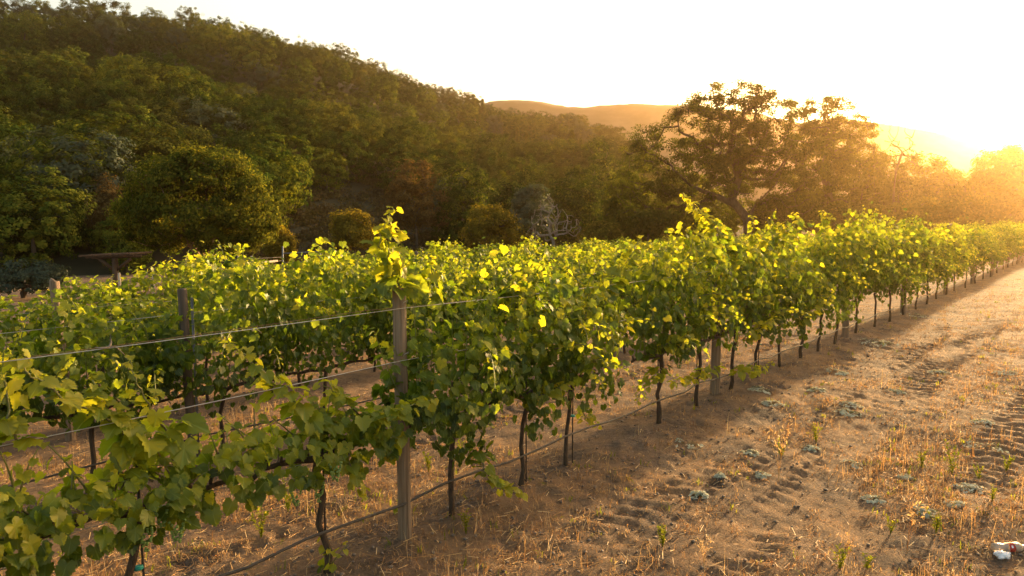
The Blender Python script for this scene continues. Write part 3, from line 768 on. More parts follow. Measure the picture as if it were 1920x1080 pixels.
def vine_leaves(rng, Lh, style, canes_mb, zlo=.60, zhi=1.66):
    """local frame: x along the row, -y towards the track, z up"""
    L = Leaves()
    zc = .72
    if style == 'full':
        ns, nc = int(15 * Lh / 1.2), int(760 * Lh / 1.2); H = zhi - zlo; o1, o2, o3 = rng.uniform(0, 99, 3)
        def topz(x): return zhi + .02 - .40 * np.abs(2 * x / Lh) ** 2.2 + (vnoise(x * 2.2 + o1, x * 0 + o1, 8) - .5) * .42 + (vnoise(x * 6 + o2, x * 0, 9) - .5) * .18
        def botz(x): return zlo - .06 + .26 * np.abs(2 * x / Lh) ** 2 + (vnoise(x * 2.6 + o3, x * 0 + 3, 10) - .45) * .34
        for k in range(ns):
            x = rng.uniform(-.5, .5) * Lh
            c = cane((x, rng.normal(0, .03), zc), (rng.normal(0, .25), rng.normal(0, .3), 1), rng.uniform(.65, 1.0) * (zhi - .45), rng, rng.uniform(.5, 1.5), wire=1.2)
            shoot_leaves(L, c, rng, .10, .045, .35, .95, .07, canes_mb)
        # leaf curtain hanging on both sides
        x = rng.uniform(-.56, .56, nc) * Lh; lo, hi = botz(x), topz(x)
        f = rng.beta(1.4, 1.15, nc); z = lo + (hi - lo) * f; sd = np.where(rng.random(nc) < .62, -1, 1)
        prof = .10 + .25 * np.sin(np.clip(f * .93 + .05, 0, 1) * PI) ** .7
        y = sd * prof * (1.12 - .45 * np.abs(2 * x / Lh) ** 2) * rng.uniform(.5, 1.12, nc) + (vnoise(x * 3 + o2, z * 3, 5) - .5) * .34
        nrm = np.stack([rng.normal(0, .55, nc) + x / Lh, sd * 1.0 + rng.normal(0, .5, nc), .25 + .9 * np.clip(f - .55, 0, 1) + rng.normal(0, .4, nc)], 1)
        tip = np.stack([rng.normal(0, .5, nc), sd * .25, np.full(nc, -1.0)], 1)
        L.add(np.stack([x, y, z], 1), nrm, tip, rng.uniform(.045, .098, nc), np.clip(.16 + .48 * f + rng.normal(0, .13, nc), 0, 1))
        # the top
        nt2 = int(240 * Lh / 1.2)
        x = rng.uniform(-.58, .58, nt2) * Lh; y = rng.normal(0, .17, nt2); z = topz(x) + rng.normal(0, .09, nt2)
        nrm = np.stack([rng.normal(0, .6, nt2), rng.normal(-.2, .6, nt2), .6 + rng.normal(0, .45, nt2)], 1)
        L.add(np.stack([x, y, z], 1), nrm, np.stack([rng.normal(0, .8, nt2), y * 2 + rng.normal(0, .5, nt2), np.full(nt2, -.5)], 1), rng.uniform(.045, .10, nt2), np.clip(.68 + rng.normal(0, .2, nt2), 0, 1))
        for k in range(int(14 * Lh / 1.2)):                      # free shoots above the wire and out over the track
            x = rng.uniform(-.5, .5) * Lh; sd = rng.choice([-1, 1])
            if k % 2: c = cane((x, rng.normal(0, .1), float(topz(np.array([x]))[0]) - .08), (rng.normal(0, .6), sd * .3, 1), rng.uniform(.15, .42), rng, .4)
            else: c = cane((x, sd * .2, rng.uniform(.85, 1.3)), (rng.normal(0, .7), sd * 1.0, .3), rng.uniform(.3, .65), rng, 1.8)
            shoot_leaves(L, c, rng, .085, .028, .65, 1.0, .045, canes_mb)
    else:                                                       # weak: low bushy growth on the cordon
        ns, nc = int(11 * Lh / 1.2), int(330 * Lh / 1.2)
        for k in range(ns):
            x = rng.uniform(-.5, .5) * Lh
            c = cane((x, 0, zc), (rng.normal(0, .7), rng.normal(-.05, .35), .55), rng.uniform(.2, .4), rng, 1.8)
            shoot_leaves(L, c, rng, .105, .055, .3, .9, .07, canes_mb)
        z = .60 + .36 * rng.beta(1.4, 1.4, nc); sd = np.where(rng.random(nc) < .65, -1, 1); x = rng.uniform(-.56, .56, nc) * Lh
        y = sd * (.06 + .15 * np.sin(np.clip((z - .55) / .45, 0, 1) * PI)) * rng.uniform(.5, 1.15, nc)
        nrm = np.stack([rng.normal(0, .45, nc), sd * .8 + rng.normal(0, .35, nc), .55 + rng.normal(0, .4, nc)], 1)
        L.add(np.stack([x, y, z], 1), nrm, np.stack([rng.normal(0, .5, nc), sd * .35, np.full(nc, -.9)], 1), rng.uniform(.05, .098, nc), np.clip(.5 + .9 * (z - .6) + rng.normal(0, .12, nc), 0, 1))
        for k in range(18):
            c = cane((rng.uniform(-.5, .5) * Lh, 0, .80), (rng.normal(-.45, .5), rng.normal(-.02, .2), 1), rng.uniform(.14, .42), rng, .6)
            shoot_leaves(L, c, rng, .09, .04, .55, 1.0, .05, canes_mb)
    return L

def leaf_mesh(name, A, lod, mat):
    p, n, t, s, c = A; Rm = frames(n, t); V, Q, UV, TT, k0 = [], [], [], [], 0
    pick = np.arange(len(p)) % 5
    for j in range(5):
        k = pick == j
        if not k.any(): continue
        T, Fc, uv = LT[lod][j]
        v, f = stamp(T, Fc, Rm[k], p[k], s[k]); V.append(v); Q.append(f + k0); k0 += len(v)
        UV.append(np.tile(uv, (k.sum(), 1))); TT.append(np.repeat(c[k], len(T)))
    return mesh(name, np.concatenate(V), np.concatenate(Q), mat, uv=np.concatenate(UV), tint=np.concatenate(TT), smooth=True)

def trunk_mesh(rng, Lh, lean=0.0):
    mb = MB(); a = rng.uniform(-.05, .05, (6, 2)); a[0] *= .3
    z = np.array([-.06, .12, .3, .48, .63, .73])
    mb.tube(np.stack([a[:, 0] * .6 + lean * (z - .7), a[:, 1] * .6, z], 1), np.array([.026, .021, .018, .018, .021, .024]) * rng.uniform(.85, 1.15), 7)
    return mb

def cordon_mesh(rng, Lh):
    mb = MB()
    for sg in (-1, 1):
        x = np.linspace(0, .5 * Lh, 7); mb.tube(np.stack([sg * x, rng.normal(0, .012, 7), .725 + rng.normal(0, .012, 7) - .03 * (x < .05)], 1), np.linspace(.022, .011, 7), 6)
        for xx in np.linspace(.08, .48 * Lh, 5): mb.tube([(sg * xx, 0, .73), (sg * xx + rng.normal(0, .01), rng.normal(0, .012), .775)], [.009, .007], 5)
    return mb

# ---- one set of parts for each look, shared by the vines too far off to differ
VARI = []
for j in range(8):
    rng = np.random.default_rng(700 + j); mb = MB()
    A = vine_leaves(rng, 1.4, 'full', mb, rng.uniform(.34, .52), rng.uniform(1.48, 1.78)).get()
    VARI.append((leaf_mesh('foliage', A, 1, M['vine']), mb.mesh('cane', M['shoot']), trunk_mesh(rng, 1.3).mesh('trunk', M['bark'], True)))

def plain_vine(s, n, j, label, group, rng, sx=1.0, sz=1.0, canes=True):
    x, y = rs_world(s, n)
    o = thing('grapevine', label, 'vine', (x, y, gz(x, y)), ROWANG + (PI if rng.random() < .5 and n > 3 else 0), group)
    fo, ca, tr = VARI[j]
    f = obj('foliage', fo, o, kind='stuff'); f.scale = (sx, 1, sz)
    if canes: c = obj('cane', ca, o); c.scale = (sx, 1, sz); c['kind'] = 'stuff'
    obj('trunk', tr, o)
    return o

STAKE = MB(); STAKE.tube([(.035, .02, -.05), (.03, .02, .95)], .006, 5)
STAKEM = STAKE.mesh('stake', M['stake'], True)
TAPE = MB(); TAPE.tube([(.004, .0, .42), (.004, .0, .432)], .023, 8)
TAPEM = TAPE.mesh('tie_tape', M['tape'], True)
def grape_mesh(seed):
    rng = np.random.default_rng(seed); mb = MB()
    ico = np.array([[0, 0, 1], [.9, 0, .4], [.28, .85, .4], [-.72, .53, .4], [-.72, -.53, .4], [.28, -.85, .4], [.72, .53, -.4], [-.28, .85, -.4], [-.9, 0, -.4], [-.28, -.85, -.4], [.72, -.53, -.4], [0, 0, -1]])
    fc = np.array([[0, 1, 2], [0, 2, 3], [0, 3, 4], [0, 4, 5], [0, 5, 1], [1, 6, 2], [2, 7, 3], [3, 8, 4], [4, 9, 5], [5, 10, 1], [6, 7, 2], [7, 8, 3], [8, 9, 4], [9, 10, 5], [10, 6, 1], [11, 7, 6], [11, 8, 7], [11, 9, 8], [11, 10, 9], [11, 6, 10]])
    for k in range(38):
        f = rng.random(); r = .034 * (1 - f * .75); a = rng.uniform(0, 6.28)
        mb.add(ico * .0075 + np.array([r * math.cos(a), r * math.sin(a), -.11 * f]), fc)
    return mb.mesh('grape_cluster', M['grape'], True)
GRAPES = [grape_mesh(5 + q) for q in range(3)]

def to_local(P, s, n=0.0):
    x, y = rs_world(s, n); z = gz(x, y); P = np.asarray(P, float) - np.array([x, y, z])
    return np.stack([P[..., 0] * U[0] + P[..., 1] * U[1], P[..., 0] * N[0] + P[..., 1] * N[1], P[..., 2]], -1)

def row_pt(px, py, n=0.0):
    """point where the sight line meets the upright plane of a row (offset n)"""
    r = ray(px, py); o = np.array([0, 0, CAMH]); NN = np.array([N[0], N[1], 0]); b = np.array([*rs_world(0, n), 0])
    return o + r * (((b - o) @ NN) / (r @ NN))

def near_vine(s, n, Lh, style, label, seed, shoots=(), nleaf=150, group=None, lean=0.0, grapes=0, stake=True, dx=0.0, lod=2, zr=(.60, 1.66)):
    rng = np.random.default_rng(seed); x, y = rs_world(s, n)
    o = thing('grapevine', label, 'vine', (x, y, gz(x, y)), ROWANG, group)
    mb = MB(); L = vine_leaves(rng, Lh, style, mb, *zr)
    for a in L.p: a[:, 0] += dx
    for (pts, s0, s1, gap) in shoots:
        P = to_local(np.array(pts), s, n); q = np.linspace(0, len(P) - 1, len(P) * 5)
        P = np.stack([np.interp(q, np.arange(len(P)), P[:, k]) for k in range(3)], 1) + rng.normal(0, .006, (len(q), 3))
        shoot_leaves(L, P, rng, s0 * 1.2, s1 * .95, .68, 1.0, gap * .5, mb, .005, .8)
    A = L.get()
    cl = to_local(np.array([[0, 0, CAMH]]), s, n)[0]
    d = np.linalg.norm(A[0] - cl, axis=1); face = np.abs(np.sum((A[0] - cl) * A[1], 1)) / (d * np.linalg.norm(A[1], axis=1))
    # outermost on the side one sees
    sc = (-A[0][:, 1] * 1.0 + .55 * np.clip(A[0][:, 2] - 1.1, 0, 1) + .25 * face + .8 * A[3])
    pick = np.argsort(-sc)[:nleaf]; rest = np.ones(len(d), bool); rest[pick] = False
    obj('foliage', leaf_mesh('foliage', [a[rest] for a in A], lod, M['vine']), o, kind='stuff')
    Rm = frames(A[1][pick], A[2][pick])
    for k, i_ in enumerate(pick):
        lf = bpy.data.objects.new('leaf', LEAFM[int(rng.integers(5)), int(np.clip(round(A[4][i_] * 5), 0, 5))]); C.objects.link(lf)
        lf.parent = o
        m4 = Matrix.Identity(4)
        for a in range(3):
            for b in range(3): m4[a][b] = Rm[k][a, b] * A[3][i_]
            m4[a][3] = A[0][i_][a]
        lf.matrix_local = m4
    c = mb.build('cane', M['shoot'], o); c['kind'] = 'stuff'
    trunk_mesh(rng, Lh, lean).build('trunk', M['bark'], o, smooth=True)
    cordon_mesh(rng, Lh).build('cordon', M['bark'], o, smooth=True)
    if stake: obj('stake', STAKEM, o)
    if stake and seed % 2: obj('tie_tape', TAPEM, o)
    for g in range(grapes):
        obj('grape_cluster', GRAPES[g % 3], o, loc=(rng.uniform(-.4, .4) * Lh, -rng.uniform(.12, .24), rng.uniform(.62, .8)))
    return o

def W(px, py, n=0.0): return row_pt(px, py, n)
# the front row, seen vine by vine; free canes traced on the row's own plane
FRONT = [
    (-2.75, 1.2, 'weak', 'low leafy vine at the lower left corner of the photo', [([W(40, 850), W(20, 780, -.05), W(10, 700, .1), W(8, 665, .1)], .10, .05, .05)]),
    (-1.62, .95, 'weak', 'dark bushy low vine, second from the nearest grey post leftwards', [
        ([W(300, 840), W(210, 790), W(120, 745), W(60, 705), W(28, 672)], .125, .06, .05), ([W(270, 850), W(230, 800), W(195, 755), W(172, 712)], .10, .035, .045),
        ([W(330, 830), W(285, 770), W(258, 720), W(248, 672)], .12, .04, .06)]),
    (-.62, .86, 'weak', 'low vine with one raised leafy cane, just left of the nearest post', [
        ([W(590, 800), W(540, 740), W(490, 695), W(455, 668), W(428, 640)], .115, .05, .045), ([W(690, 800), W(640, 745), W(605, 720)], .11, .07, .05),
        ([W(650, 840, -.12), W(660, 880, -.2), W(675, 915, -.22), W(690, 935, -.24)], .08, .05, .05), ([W(660, 800, -.2), W(730, 775, -.28), W(780, 760, -.32), W(812, 748, -.36)], .10, .06, .05)]),
    (.42, .9, 'full', 'tall vine right behind the nearest post, one shoot far above the leaves', [
        ([W(742, 560), W(735, 510), W(712, 460), W(718, 425), W(738, 388)], .13, .05, .05), ([W(752, 550), W(742, 500), W(728, 450), W(735, 420)], .11, .09, .055),
        ([W(790, 560), W(812, 520), W(806, 478)], .11, .045, .05)]),
    (1.22, .75, 'full', 'vine with a leafy strand hanging to the ground, first right of the nearest post', [
        ([W(900, 830, -.15), W(905, 875, -.22), W(925, 910, -.26), W(975, 928, -.28)], .085, .06, .04), ([W(960, 560), W(985, 545), W(1000, 520)], .10, .05, .05)]),
    (1.84, .85, 'full', 'vine with a yellow cane leaning right over the hose, second right of the nearest post', [
        ([W(1090, 760, .1), W(1100, 790, .1), W(1120, 800, .12)], .08, .05, .05), ([W(1000, 745, -.2), W(1040, 735, -.26), W(1066, 722, -.3)], .09, .06, .045), ([W(1120, 560), W(1160, 510), W(1190, 470), W(1200, 445)], .12, .06, .045)]),
    (3.30, 1.0, 'full', 'vine with bright low leaves reaching right, third right of the nearest post', [
        ([W(1235, 650, -.2), W(1260, 640, -.28), W(1290, 630, -.33)], .10, .07, .045), ([W(1240, 690, -.1), W(1210, 720, -.16), W(1195, 755, -.2)], .09, .05, .05)]),
    (4.17, 1.0, 'full', 'tall vine with a long shoot pointing up left, beside the second post', [
        ([W(1370, 480), W(1350, 440), W(1320, 405), W(1295, 382), W(1280, 362)], .14, .04, .04), ([W(1390, 640, -.25), W(1425, 610, -.34), W(1455, 600, -.4)], .10, .06, .045),
        ([W(1340, 690, -.1), W(1300, 710, -.14), W(1262, 722, -.15)], .09, .06, .05)]),
    (5.15, .9, 'full', 'vine leaning over the second wooden post of the front row', [([W(1380, 700, -.15), W(1430, 690, -.2), W(1450, 680, -.25)], .1, .05, .05), ([W(1430, 470), W(1415, 440), W(1410, 405)], .12, .05, .045)]),
    (5.95, .9, 'full', 'vine just right of the second front post', [([W(1450, 470), W(1470, 440), W(1475, 415)], .12, .05, .05)]),
    (6.70, .95, 'full', 'vine midway between the second and third front posts', [([W(1500, 450), W(1497, 420), W(1490, 400)], .12, .05, .05)]),
    (7.6, 1.0, 'full', 'vine with leaves spilling to the track before the third front post', [([W(1500, 600, -.3), W(1540, 570, -.4), W(1560, 555, -.45)], .11, .06, .05)]),
    (8.43, .95, 'full', 'vine last but one before the third front post', [([W(1545, 440), W(1550, 410), W(1540, 395)], .12, .05, .05)]),
    (9.3, 1.0, 'full', 'vine directly left of the third front post', []),
]
for k, (s, Lh, st, lab, sh) in enumerate(FRONT):
    near_vine(s, 0.0, Lh, st, lab, 900 + k, sh, nleaf=(280 if k < 8 else 200), lod=(2 if k < 6 else 1), group='grapevines of the front row', grapes=3 if k < 4 else 1, lean=[.25, .3, -.1, .0][k % 4] * .4, zr={3: (.54, 1.48), 4: (.52, 1.54), 5: (.60, 1.62), 6: (.66, 1.70), 7: (.60, 1.80), 8: (.50, 1.72), 9: (.56, 1.6), 10: (.5, 1.76), 11: (.48, 1.64), 12: (.5, 1.8), 13: (.5, 1.66)}.get(k, (.64, 1.68)))

# the second row where it stands close
for k, s in enumerate(np.arange(-3.2, 5.2, 1.12)):
    lab = ['vine at the left edge in the second row', 'vine left of the dark post in the second row', 'vine hugging the dark post of the second row', 'vine first right of the dark second row post', 'vine second right of the dark second row post',
           'second row vine seen left of the nearest front post', 'second row vine behind the nearest front post', 'second row vine behind the tall front shoot'][k]
    near_vine(s, 2.8, 1.2, 'full', lab, 950 + k, [], nleaf=120, group='grapevines of the second row', stake=False, lod=1, zr=((.62, 1.50) if k < 3 else (.66, 1.72)))

ORD = ['front', 'second', 'third', 'fourth', 'fifth', 'sixth', 'seventh', 'eighth']
rng = np.random.default_rng(55)
FRONT_POSTS = [0.0, 4.775, 10.02, 14.42, 19.6, 24.5, 29.4, 34.3, 39.2, 44.1, 49.0]; seen = {}
POSTN = ['nearest', 'second', 'third', 'fourth', 'fifth', 'sixth', 'seventh', 'eighth', 'ninth', 'tenth', 'farthest']
for k in range(8):
    n = 2.8 * k
    ae = ({2: -60, 3: 170, 4: 390, 5: 490, 6: 610, 7: 730}.get(k, 0) - 960) / F; q0 = rs_world(0, n)
    s = {0: 10.4, 1: 5.9}.get(k, (ae * q0[1] - q0[0]) / (U[0] - ae * U[1]))
    end = 62 - 2.0 * k
    while s < end:
        x, y = rs_world(s, n); far_ = y > 19
        sx = rng.uniform(.98, 1.12) * (1.55 if far_ else 1.05); sz = rng.uniform(.86, 1.14)
        where = 'far sunlit end' if y > 24 else ('middle' if y > 14 else 'near end')
        lab = f'leafy grapevine at the {where} of the {ORD[k]} row'
        if k == 0:
            pk = max(q for q, v_ in enumerate(FRONT_POSTS) if v_ <= s); seen[pk] = seen.get(pk, 0) + 1
            lab = f'{ORD[seen[pk] - 1] if seen[pk] > 1 else "first"} vine past the {POSTN[pk]} post of the front row'
        plain_vine(s, n, int(rng.integers(8)), lab, 'grapevines of the front row' if k == 0 else f'{ORD[k]} row vines, {where}', rng, sx, sz, canes=not far_)
        s += (1.95 if far_ else 1.3) * rng.uniform(.92, 1.08)

# ------------------------------------------------------------------ posts, wires, hose
def post(s, n, h, r, label, group, mat, lean=(0, 0), seed=0, staple=True, strip=False):
    rng = np.random.default_rng(seed); x, y = rs_world(s, n); z = gz(x, y)
    o = thing('vineyard_post', label, 'post', (x, y, z), ROWANG, group)
    mb = MB(); zz = np.array([-.12, .0, .4, .8, 1.2, h - .008, h]); rr = r * np.array([1.05, 1.03, 1.0, .99, .98, .97, .90])
    mb.tube(np.stack([lean[0] * zz + rng.normal(0, .002, 7), lean[1] * zz + rng.normal(0, .002, 7), zz], 1), rr, 14)
    mb.build('shaft', mat, o, smooth=False)
    if staple:
        for zz_ in (1.56, 1.23):
            if zz_ < h:
                m2 = MB(); m2.tube([(lean[0] * zz_ - .02, -r * .93, zz_ - .012), (lean[0] * zz_ - .02, -r * 1.12, zz_), (lean[0] * zz_ + .015, -r * 1.12, zz_ + .01), (lean[0] * zz_ + .015, -r * .93, zz_ - .004)], .003, 5)
                m2.build('staple', M['wire'], o)
    if strip:
        m2 = MB(); m2.box((.024, -r - .004, h / 2 - .03), (.018, .006, h - .1)); m2.box((.0305, -r - .008, h / 2 - .03), (.004, .012, h - .1)); m2.build('metal_stake', M['steel'], o)
    return o

FS = [0.0, 4.775, 10.02, 14.42, 19.6, 24.5, 29.4, 34.3, 39.2, 44.1, 49.0]
FL = ['nearest weathered grey post with a wire stapled near its top', 'second wooden post of the front row, leaf covered above', 'third wooden post of the front row', 'fourth wooden post of the front row', 'fifth wooden post of the front row, tall above the haze',
      'sixth post of the front row in the haze', 'seventh post of the front row in the haze', 'eighth post of the front row in the haze', 'ninth post of the front row in the haze', 'tenth post of the front row in the haze', 'farthest post of the front row']
for k, s in enumerate(FS):
    post(s, 0.0 + (.06 if k else 0), 1.63 if k != 4 else 1.95, .045 if k == 0 else .055, FL[k], 'posts of the front row', M['post'], lean=(-.004, .012) if k == 0 else (0, 0), seed=k)
post(-.18, 2.8 - .10, 1.70, .040, 'dark wooden post with a bright metal stake in the second row', 'posts of the second row', M['darkpost'], lean=(-.03, -.02), seed=31, strip=True)
post(-.42, 5.6 - .3, 1.80, .052, 'short round wooden post top among leaves of the third row', 'posts of the third row', M['post'], lean=(-.03, 0), seed=32, staple=False)
for k, (s, n, h) in enumerate([(9.8, 11.2, 1.95), (12.2, 14.0, 1.9), (14.9, 16.8, 2.0), (12.6, 16.8, 1.95)]):
    post(s, n, h, .045, ['thin grey post above the leaves right of the tall shoot', 'dark post top behind the tall shoot', 'distant post top in the last vine row', 'distant post top left of its neighbour in the last row'][k], 'post tops in the back rows', M['darkpost'], seed=40 + k, staple=False)

def wire(name, s0, s1, n, z, r, mat, label, cat, sag=.02, sup=FS, jit=0.0, seed=0, step=.35, off=0.0):
    rng = np.random.default_rng(seed); ss = np.arange(s0, s1, step); P = []
    sup_ = np.array(sup)
    for s in ss:
        a = sup_[sup_ <= s].max() if (sup_ <= s).any() else sup_[0] - 4.9; b = sup_[sup_ > s].min() if (sup_ > s).any() else sup_[-1] + 4.9
        f = (s - a) / (b - a); x, y = rs_world(s, n + off)
        P.append((x, y, float(base_z(np.array([x]), np.array([y]))[0]) + z - sag * 4 * f * (1 - f) + rng.normal(0, jit)))
    mb = MB(); mb.tube(P, r, 6); o = mb.build(name, mat, smooth=True); return tag(o, label, cat)

wire('trellis_wire', -6, 50, 0, 1.56, .0021, M['wire'], 'bright top wire of the front row, running left from the nearest post', 'wire', off=-.052)
wire('trellis_wire', -6, 50, 0, 1.54, .0016, M['rustwire'], 'thin rusty wire just behind the bright top wire', 'wire', off=.30, sag=.03)
wire('trellis_wire', -6, 50, 0, 1.23, .0021, M['wire'], 'middle wire of the front row at knot height on the nearest post', 'wire', off=-.052, sag=.03)
wire('trellis_wire', -6, 50, 0, 1.20, .0015, M['rustwire'], 'thin rusty middle wire behind the front row post', 'wire', off=.06, sag=.03)
wire('trellis_wire', -6, 50, 0, .735, .002, M['wire'], 'low wire that carries the front row vines', 'wire', off=-.0, sag=.0)
wire('drip_hose', -6, 50, 0, .335, .0085, M['hose'], 'black drip hose slung along the front row trunks', 'hose', off=-.035, sag=.05, sup=[-4.2, -2.75, -1.62, -.62, .42, 1.84, 3.3, 4.17, 5.95, 6.7, 8.43, 9.3] + [10.4 + 1.4 * k for k in range(30)], jit=.004)
wire('trellis_wire', -6, 48, 2.8, 1.5, .002, M['wire'], 'top wire of the second row', 'wire', off=-.06)
wire('drip_hose', -6, 48, 2.8, .36, .0085, M['hose'], 'black drip hose under the second row', 'hose', off=-.03, sag=.05)
wire('trellis_wire', -6, 48, 5.6, 1.5, .002, M['wire'], 'top wire of the third row', 'wire', off=-.06)
# dried tendrils left on the wire
for k, (px, py, lab) in enumerate([(205, 650, 'dried pale tendril knotted on the top wire at left'), (480, 618, 'small dried tendril hanging from the top wire')]):
    c = row_pt(px, py, -.052); rng = np.random.default_rng(k); mb = MB()
    s_ = 1.0 if k == 0 else .5
    UU = np.array([U[0], U[1], 0])
    mb.tube([c - UU * .055 * s_ + [0, 0, .004], c - UU * .02 + [0, 0, -.004], c, c + UU * .008 + [0, 0, .018 * s_], c + UU * .006 + [0, 0, .055 * s_]], [.002, .005 * s_, .006 * s_, .004 * s_, .002], 5)
    mb.tube([c, c + UU * .03 * s_ + [0, 0, -.008], c + UU * .06 * s_ + [0, 0, -.045 * s_]], [.004, .0025, .0015], 5)
    tag(mb.build('dried_tendril', M['greybark'], smooth=True), lab, 'tendril')

# ------------------------------------------------------------------ fence, gate, pergola, houses
def gp(px, D):
    p = at(px, 500, D); return p[0], p[1], tz(p[0], p[1])
fx = thing('rail_fence', 'pale wooden post and rail fence in front of the round tree', 'fence', (*gp(330, 29)[:2], gp(330, 29)[2]))
fo = np.array(fx.location)
FP = [(185, 27.0, 545), (222, 27.6, 512), (286, 28.6, 503), (350, 29.6, 517), (433, 31, 490), (447, 33, 478), (472, 33.5, 480)]
tops = []
for px, D, ty in FP:
    x, y, z = gp(px, D); t = at(px, ty, D)[2]; tops.append((x, y, t, z))
    mb = MB(); mb.tube([np.array((x, y, z - .2)) - fo, np.array((x + .01, y, t)) - fo], .05, 8); mb.build('post', M['palewood'], fx)
for (a, b, pa, pb, da, db) in [(180, 268, 548, 534, 27.0, 28.3), (275, 300, 533, 529, 28.4, 28.8), (322, 436, 521, 499, 29.2, 31.0), (440, 520, 498, 489, 31.2, 34)]:
    mb = MB(); mb.beam(at(a, pa, da) - fo, at(b, pb, db) - fo, .05, .10); mb.build('rail', M['palewood'], fx)
mb = MB(); mb.beam(at(413, 480, 31) - fo, at(433, 492, 31) - fo, .05, .07); mb.build('brace', M['greybark'], fx)
for q in range(3):
    mb = MB(); mb.tube([at(440, 487 + q * 7, 32.5) - fo, at(530, 482 + q * 7, 36) - fo], .012, 5); mb.build('wire_strand', M['greybark'], fx)
gt = thing('pipe_gate', 'grey metal pipe frame standing right of the round tree', 'gate', gp(530, 36)); go = np.array(gt.location)
for px, ty, nm in ((530, 462, 'post'), (600, 469, 'post')):
    x, y, z = gp(px, 36); mb = MB(); mb.tube([np.array((x, y, z - .1)) - go, at(px, ty, 36) - go], .045, 8); mb.build(nm, M['steel'], gt, True)
mb = MB(); mb.tube([at(531, 475, 36) - go, at(612, 471, 36) - go], .03, 8); mb.build('top_rail', M['steel'], gt, True)
mb = MB(); mb.tube([at(531, 492, 36) - go, at(612, 490, 36) - go], .02, 6); mb.build('lower_rail', M['steel'], gt, True)

D = 33
pg = thing('pergola', 'dark wooden shade pergola on a single braced post', 'pergola', gp(216, D)); po = np.array(pg.location)
ht = at(216, 484, D)[2]
mb = MB(); mb.box(np.array([0, 0, (ht - po[2]) / 2 - .1]), (.2, .2, ht - po[2] + .2)); mb.build('post', M['pergola'], pg)
k = D / F
for sg in (-1, 1):
    mb = MB(); mb.beam((sg * .05, 0, ht - po[2] - .58), (sg * 30 * k, 0, ht - po[2] - .02), .09, .13); mb.build('brace', M['pergola'], pg)
mb = MB(); mb.beam((-43 * k, 0, ht - po[2] + .02), (50 * k, 0, ht - po[2] + .12), .09, .16); mb.build('beam', M['pergola'], pg)
for q in range(11):
    f = q / 10; mb = MB(); mb.beam((-42 * k + f * 91 * k, -1.0, ht - po[2] + .14 + .1 * f), (-42 * k + f * 91 * k, 1.0, ht - po[2] + .14 + .1 * f), .05, .09); mb.build('slat', M['pergola'], pg)
for yy in (-.6, .6):
    mb = MB(); mb.beam((-40 * k, yy, ht - po[2] + .05), (48 * k, yy, ht - po[2] + .15), .06, .08); mb.build('side_beam', M['pergola'], pg)

def house(px, py, D, wd, hh, roofm, label, seed):
    c = at(px, py, D); o = thing('hill_house', label, 'house', tuple(c), math.radians(-12))
    mb = MB(); mb.box((0, 0, -2), (wd, 5, hh + 4)); mb.build('wall', M['wall'], o)
    mb = MB(); h = hh / 2
    V = np.array([[-wd * .56, -3, h], [wd * .56, -3, h], [wd * .56, 3, h], [-wd * .56, 3, h], [-wd * .5, 0, h + 1.3], [wd * .5, 0, h + 1.3]])
    mb.add(V, [np.array([[0, 1, 5, 4], [2, 3, 4, 5]]), np.array([[0, 4, 3], [1, 2, 5]])]); mb.build('roof', roofm, o)
    for q in (-1, 0, 1):
        mb = MB(); mb.box((q * wd * .3, -2.53, -.1), (wd * .14, .1, hh * .55)); f = mb.build('window', M['wall'], o)
        m2 = MB(); m2.box((q * wd * .3, -2.60, -.1), (wd * .11, .06, hh * .47)); m2.build('pane', M['dark'], f)
    return o
house(872, 236, 262, 12, 2.6, M['tile'], 'small pale house with reddish tiled roof below the ridge', 1)
house(158, 176, 205, 9, 2.2, M['slate'], 'white walled house glimpsed among trees high on the left', 2)

# ------------------------------------------------------------------ ground cover
rng = np.random.default_rng(31)
def cover_density(s, n):
    m = -n
    d = np.where(n < -1.4, np.clip((m - .3) / 1.3, .4, 1.0), 0)
    d = np.where((n >= -1.4) & (n < 0), np.clip((m - .1) / 1.3, .28, .7), d)
    d = np.where((n >= 0), .7 * np.clip(np.sin(((n % 2.8) / 2.8) * PI), .15, 1), d)
    return d
def sample_ground(n_try, ymax, xlo=-7, xhi=22, pw=1.0):
    Yv = 2.6 * (ymax / 2.6) ** rng.random(n_try)                       # more of them close by
    Xv = Yv * rng.uniform(-.85, .86, n_try)
    s, n = rowsn(Xv, Yv)
    patch = vnoise(Xv * .9, Yv * .9, 61) * .6 + vnoise(Xv * 3, Yv * 3, 62) * .5
    keep = rng.random(n_try) < cover_density(s, n) * np.clip((patch - .28) * 2.6, .04, 1) ** pw
    trk = np.zeros(n_try, bool)
    for m0 in (.98, 1.58, 2.75): trk |= (np.abs(-n - m0) < .22) & (vnoise(s * .7 + 7, -n * 2.2, 12) > .5)
    keep &= ~(trk & (rng.random(n_try) < .8))
    return Xv[keep], Yv[keep]

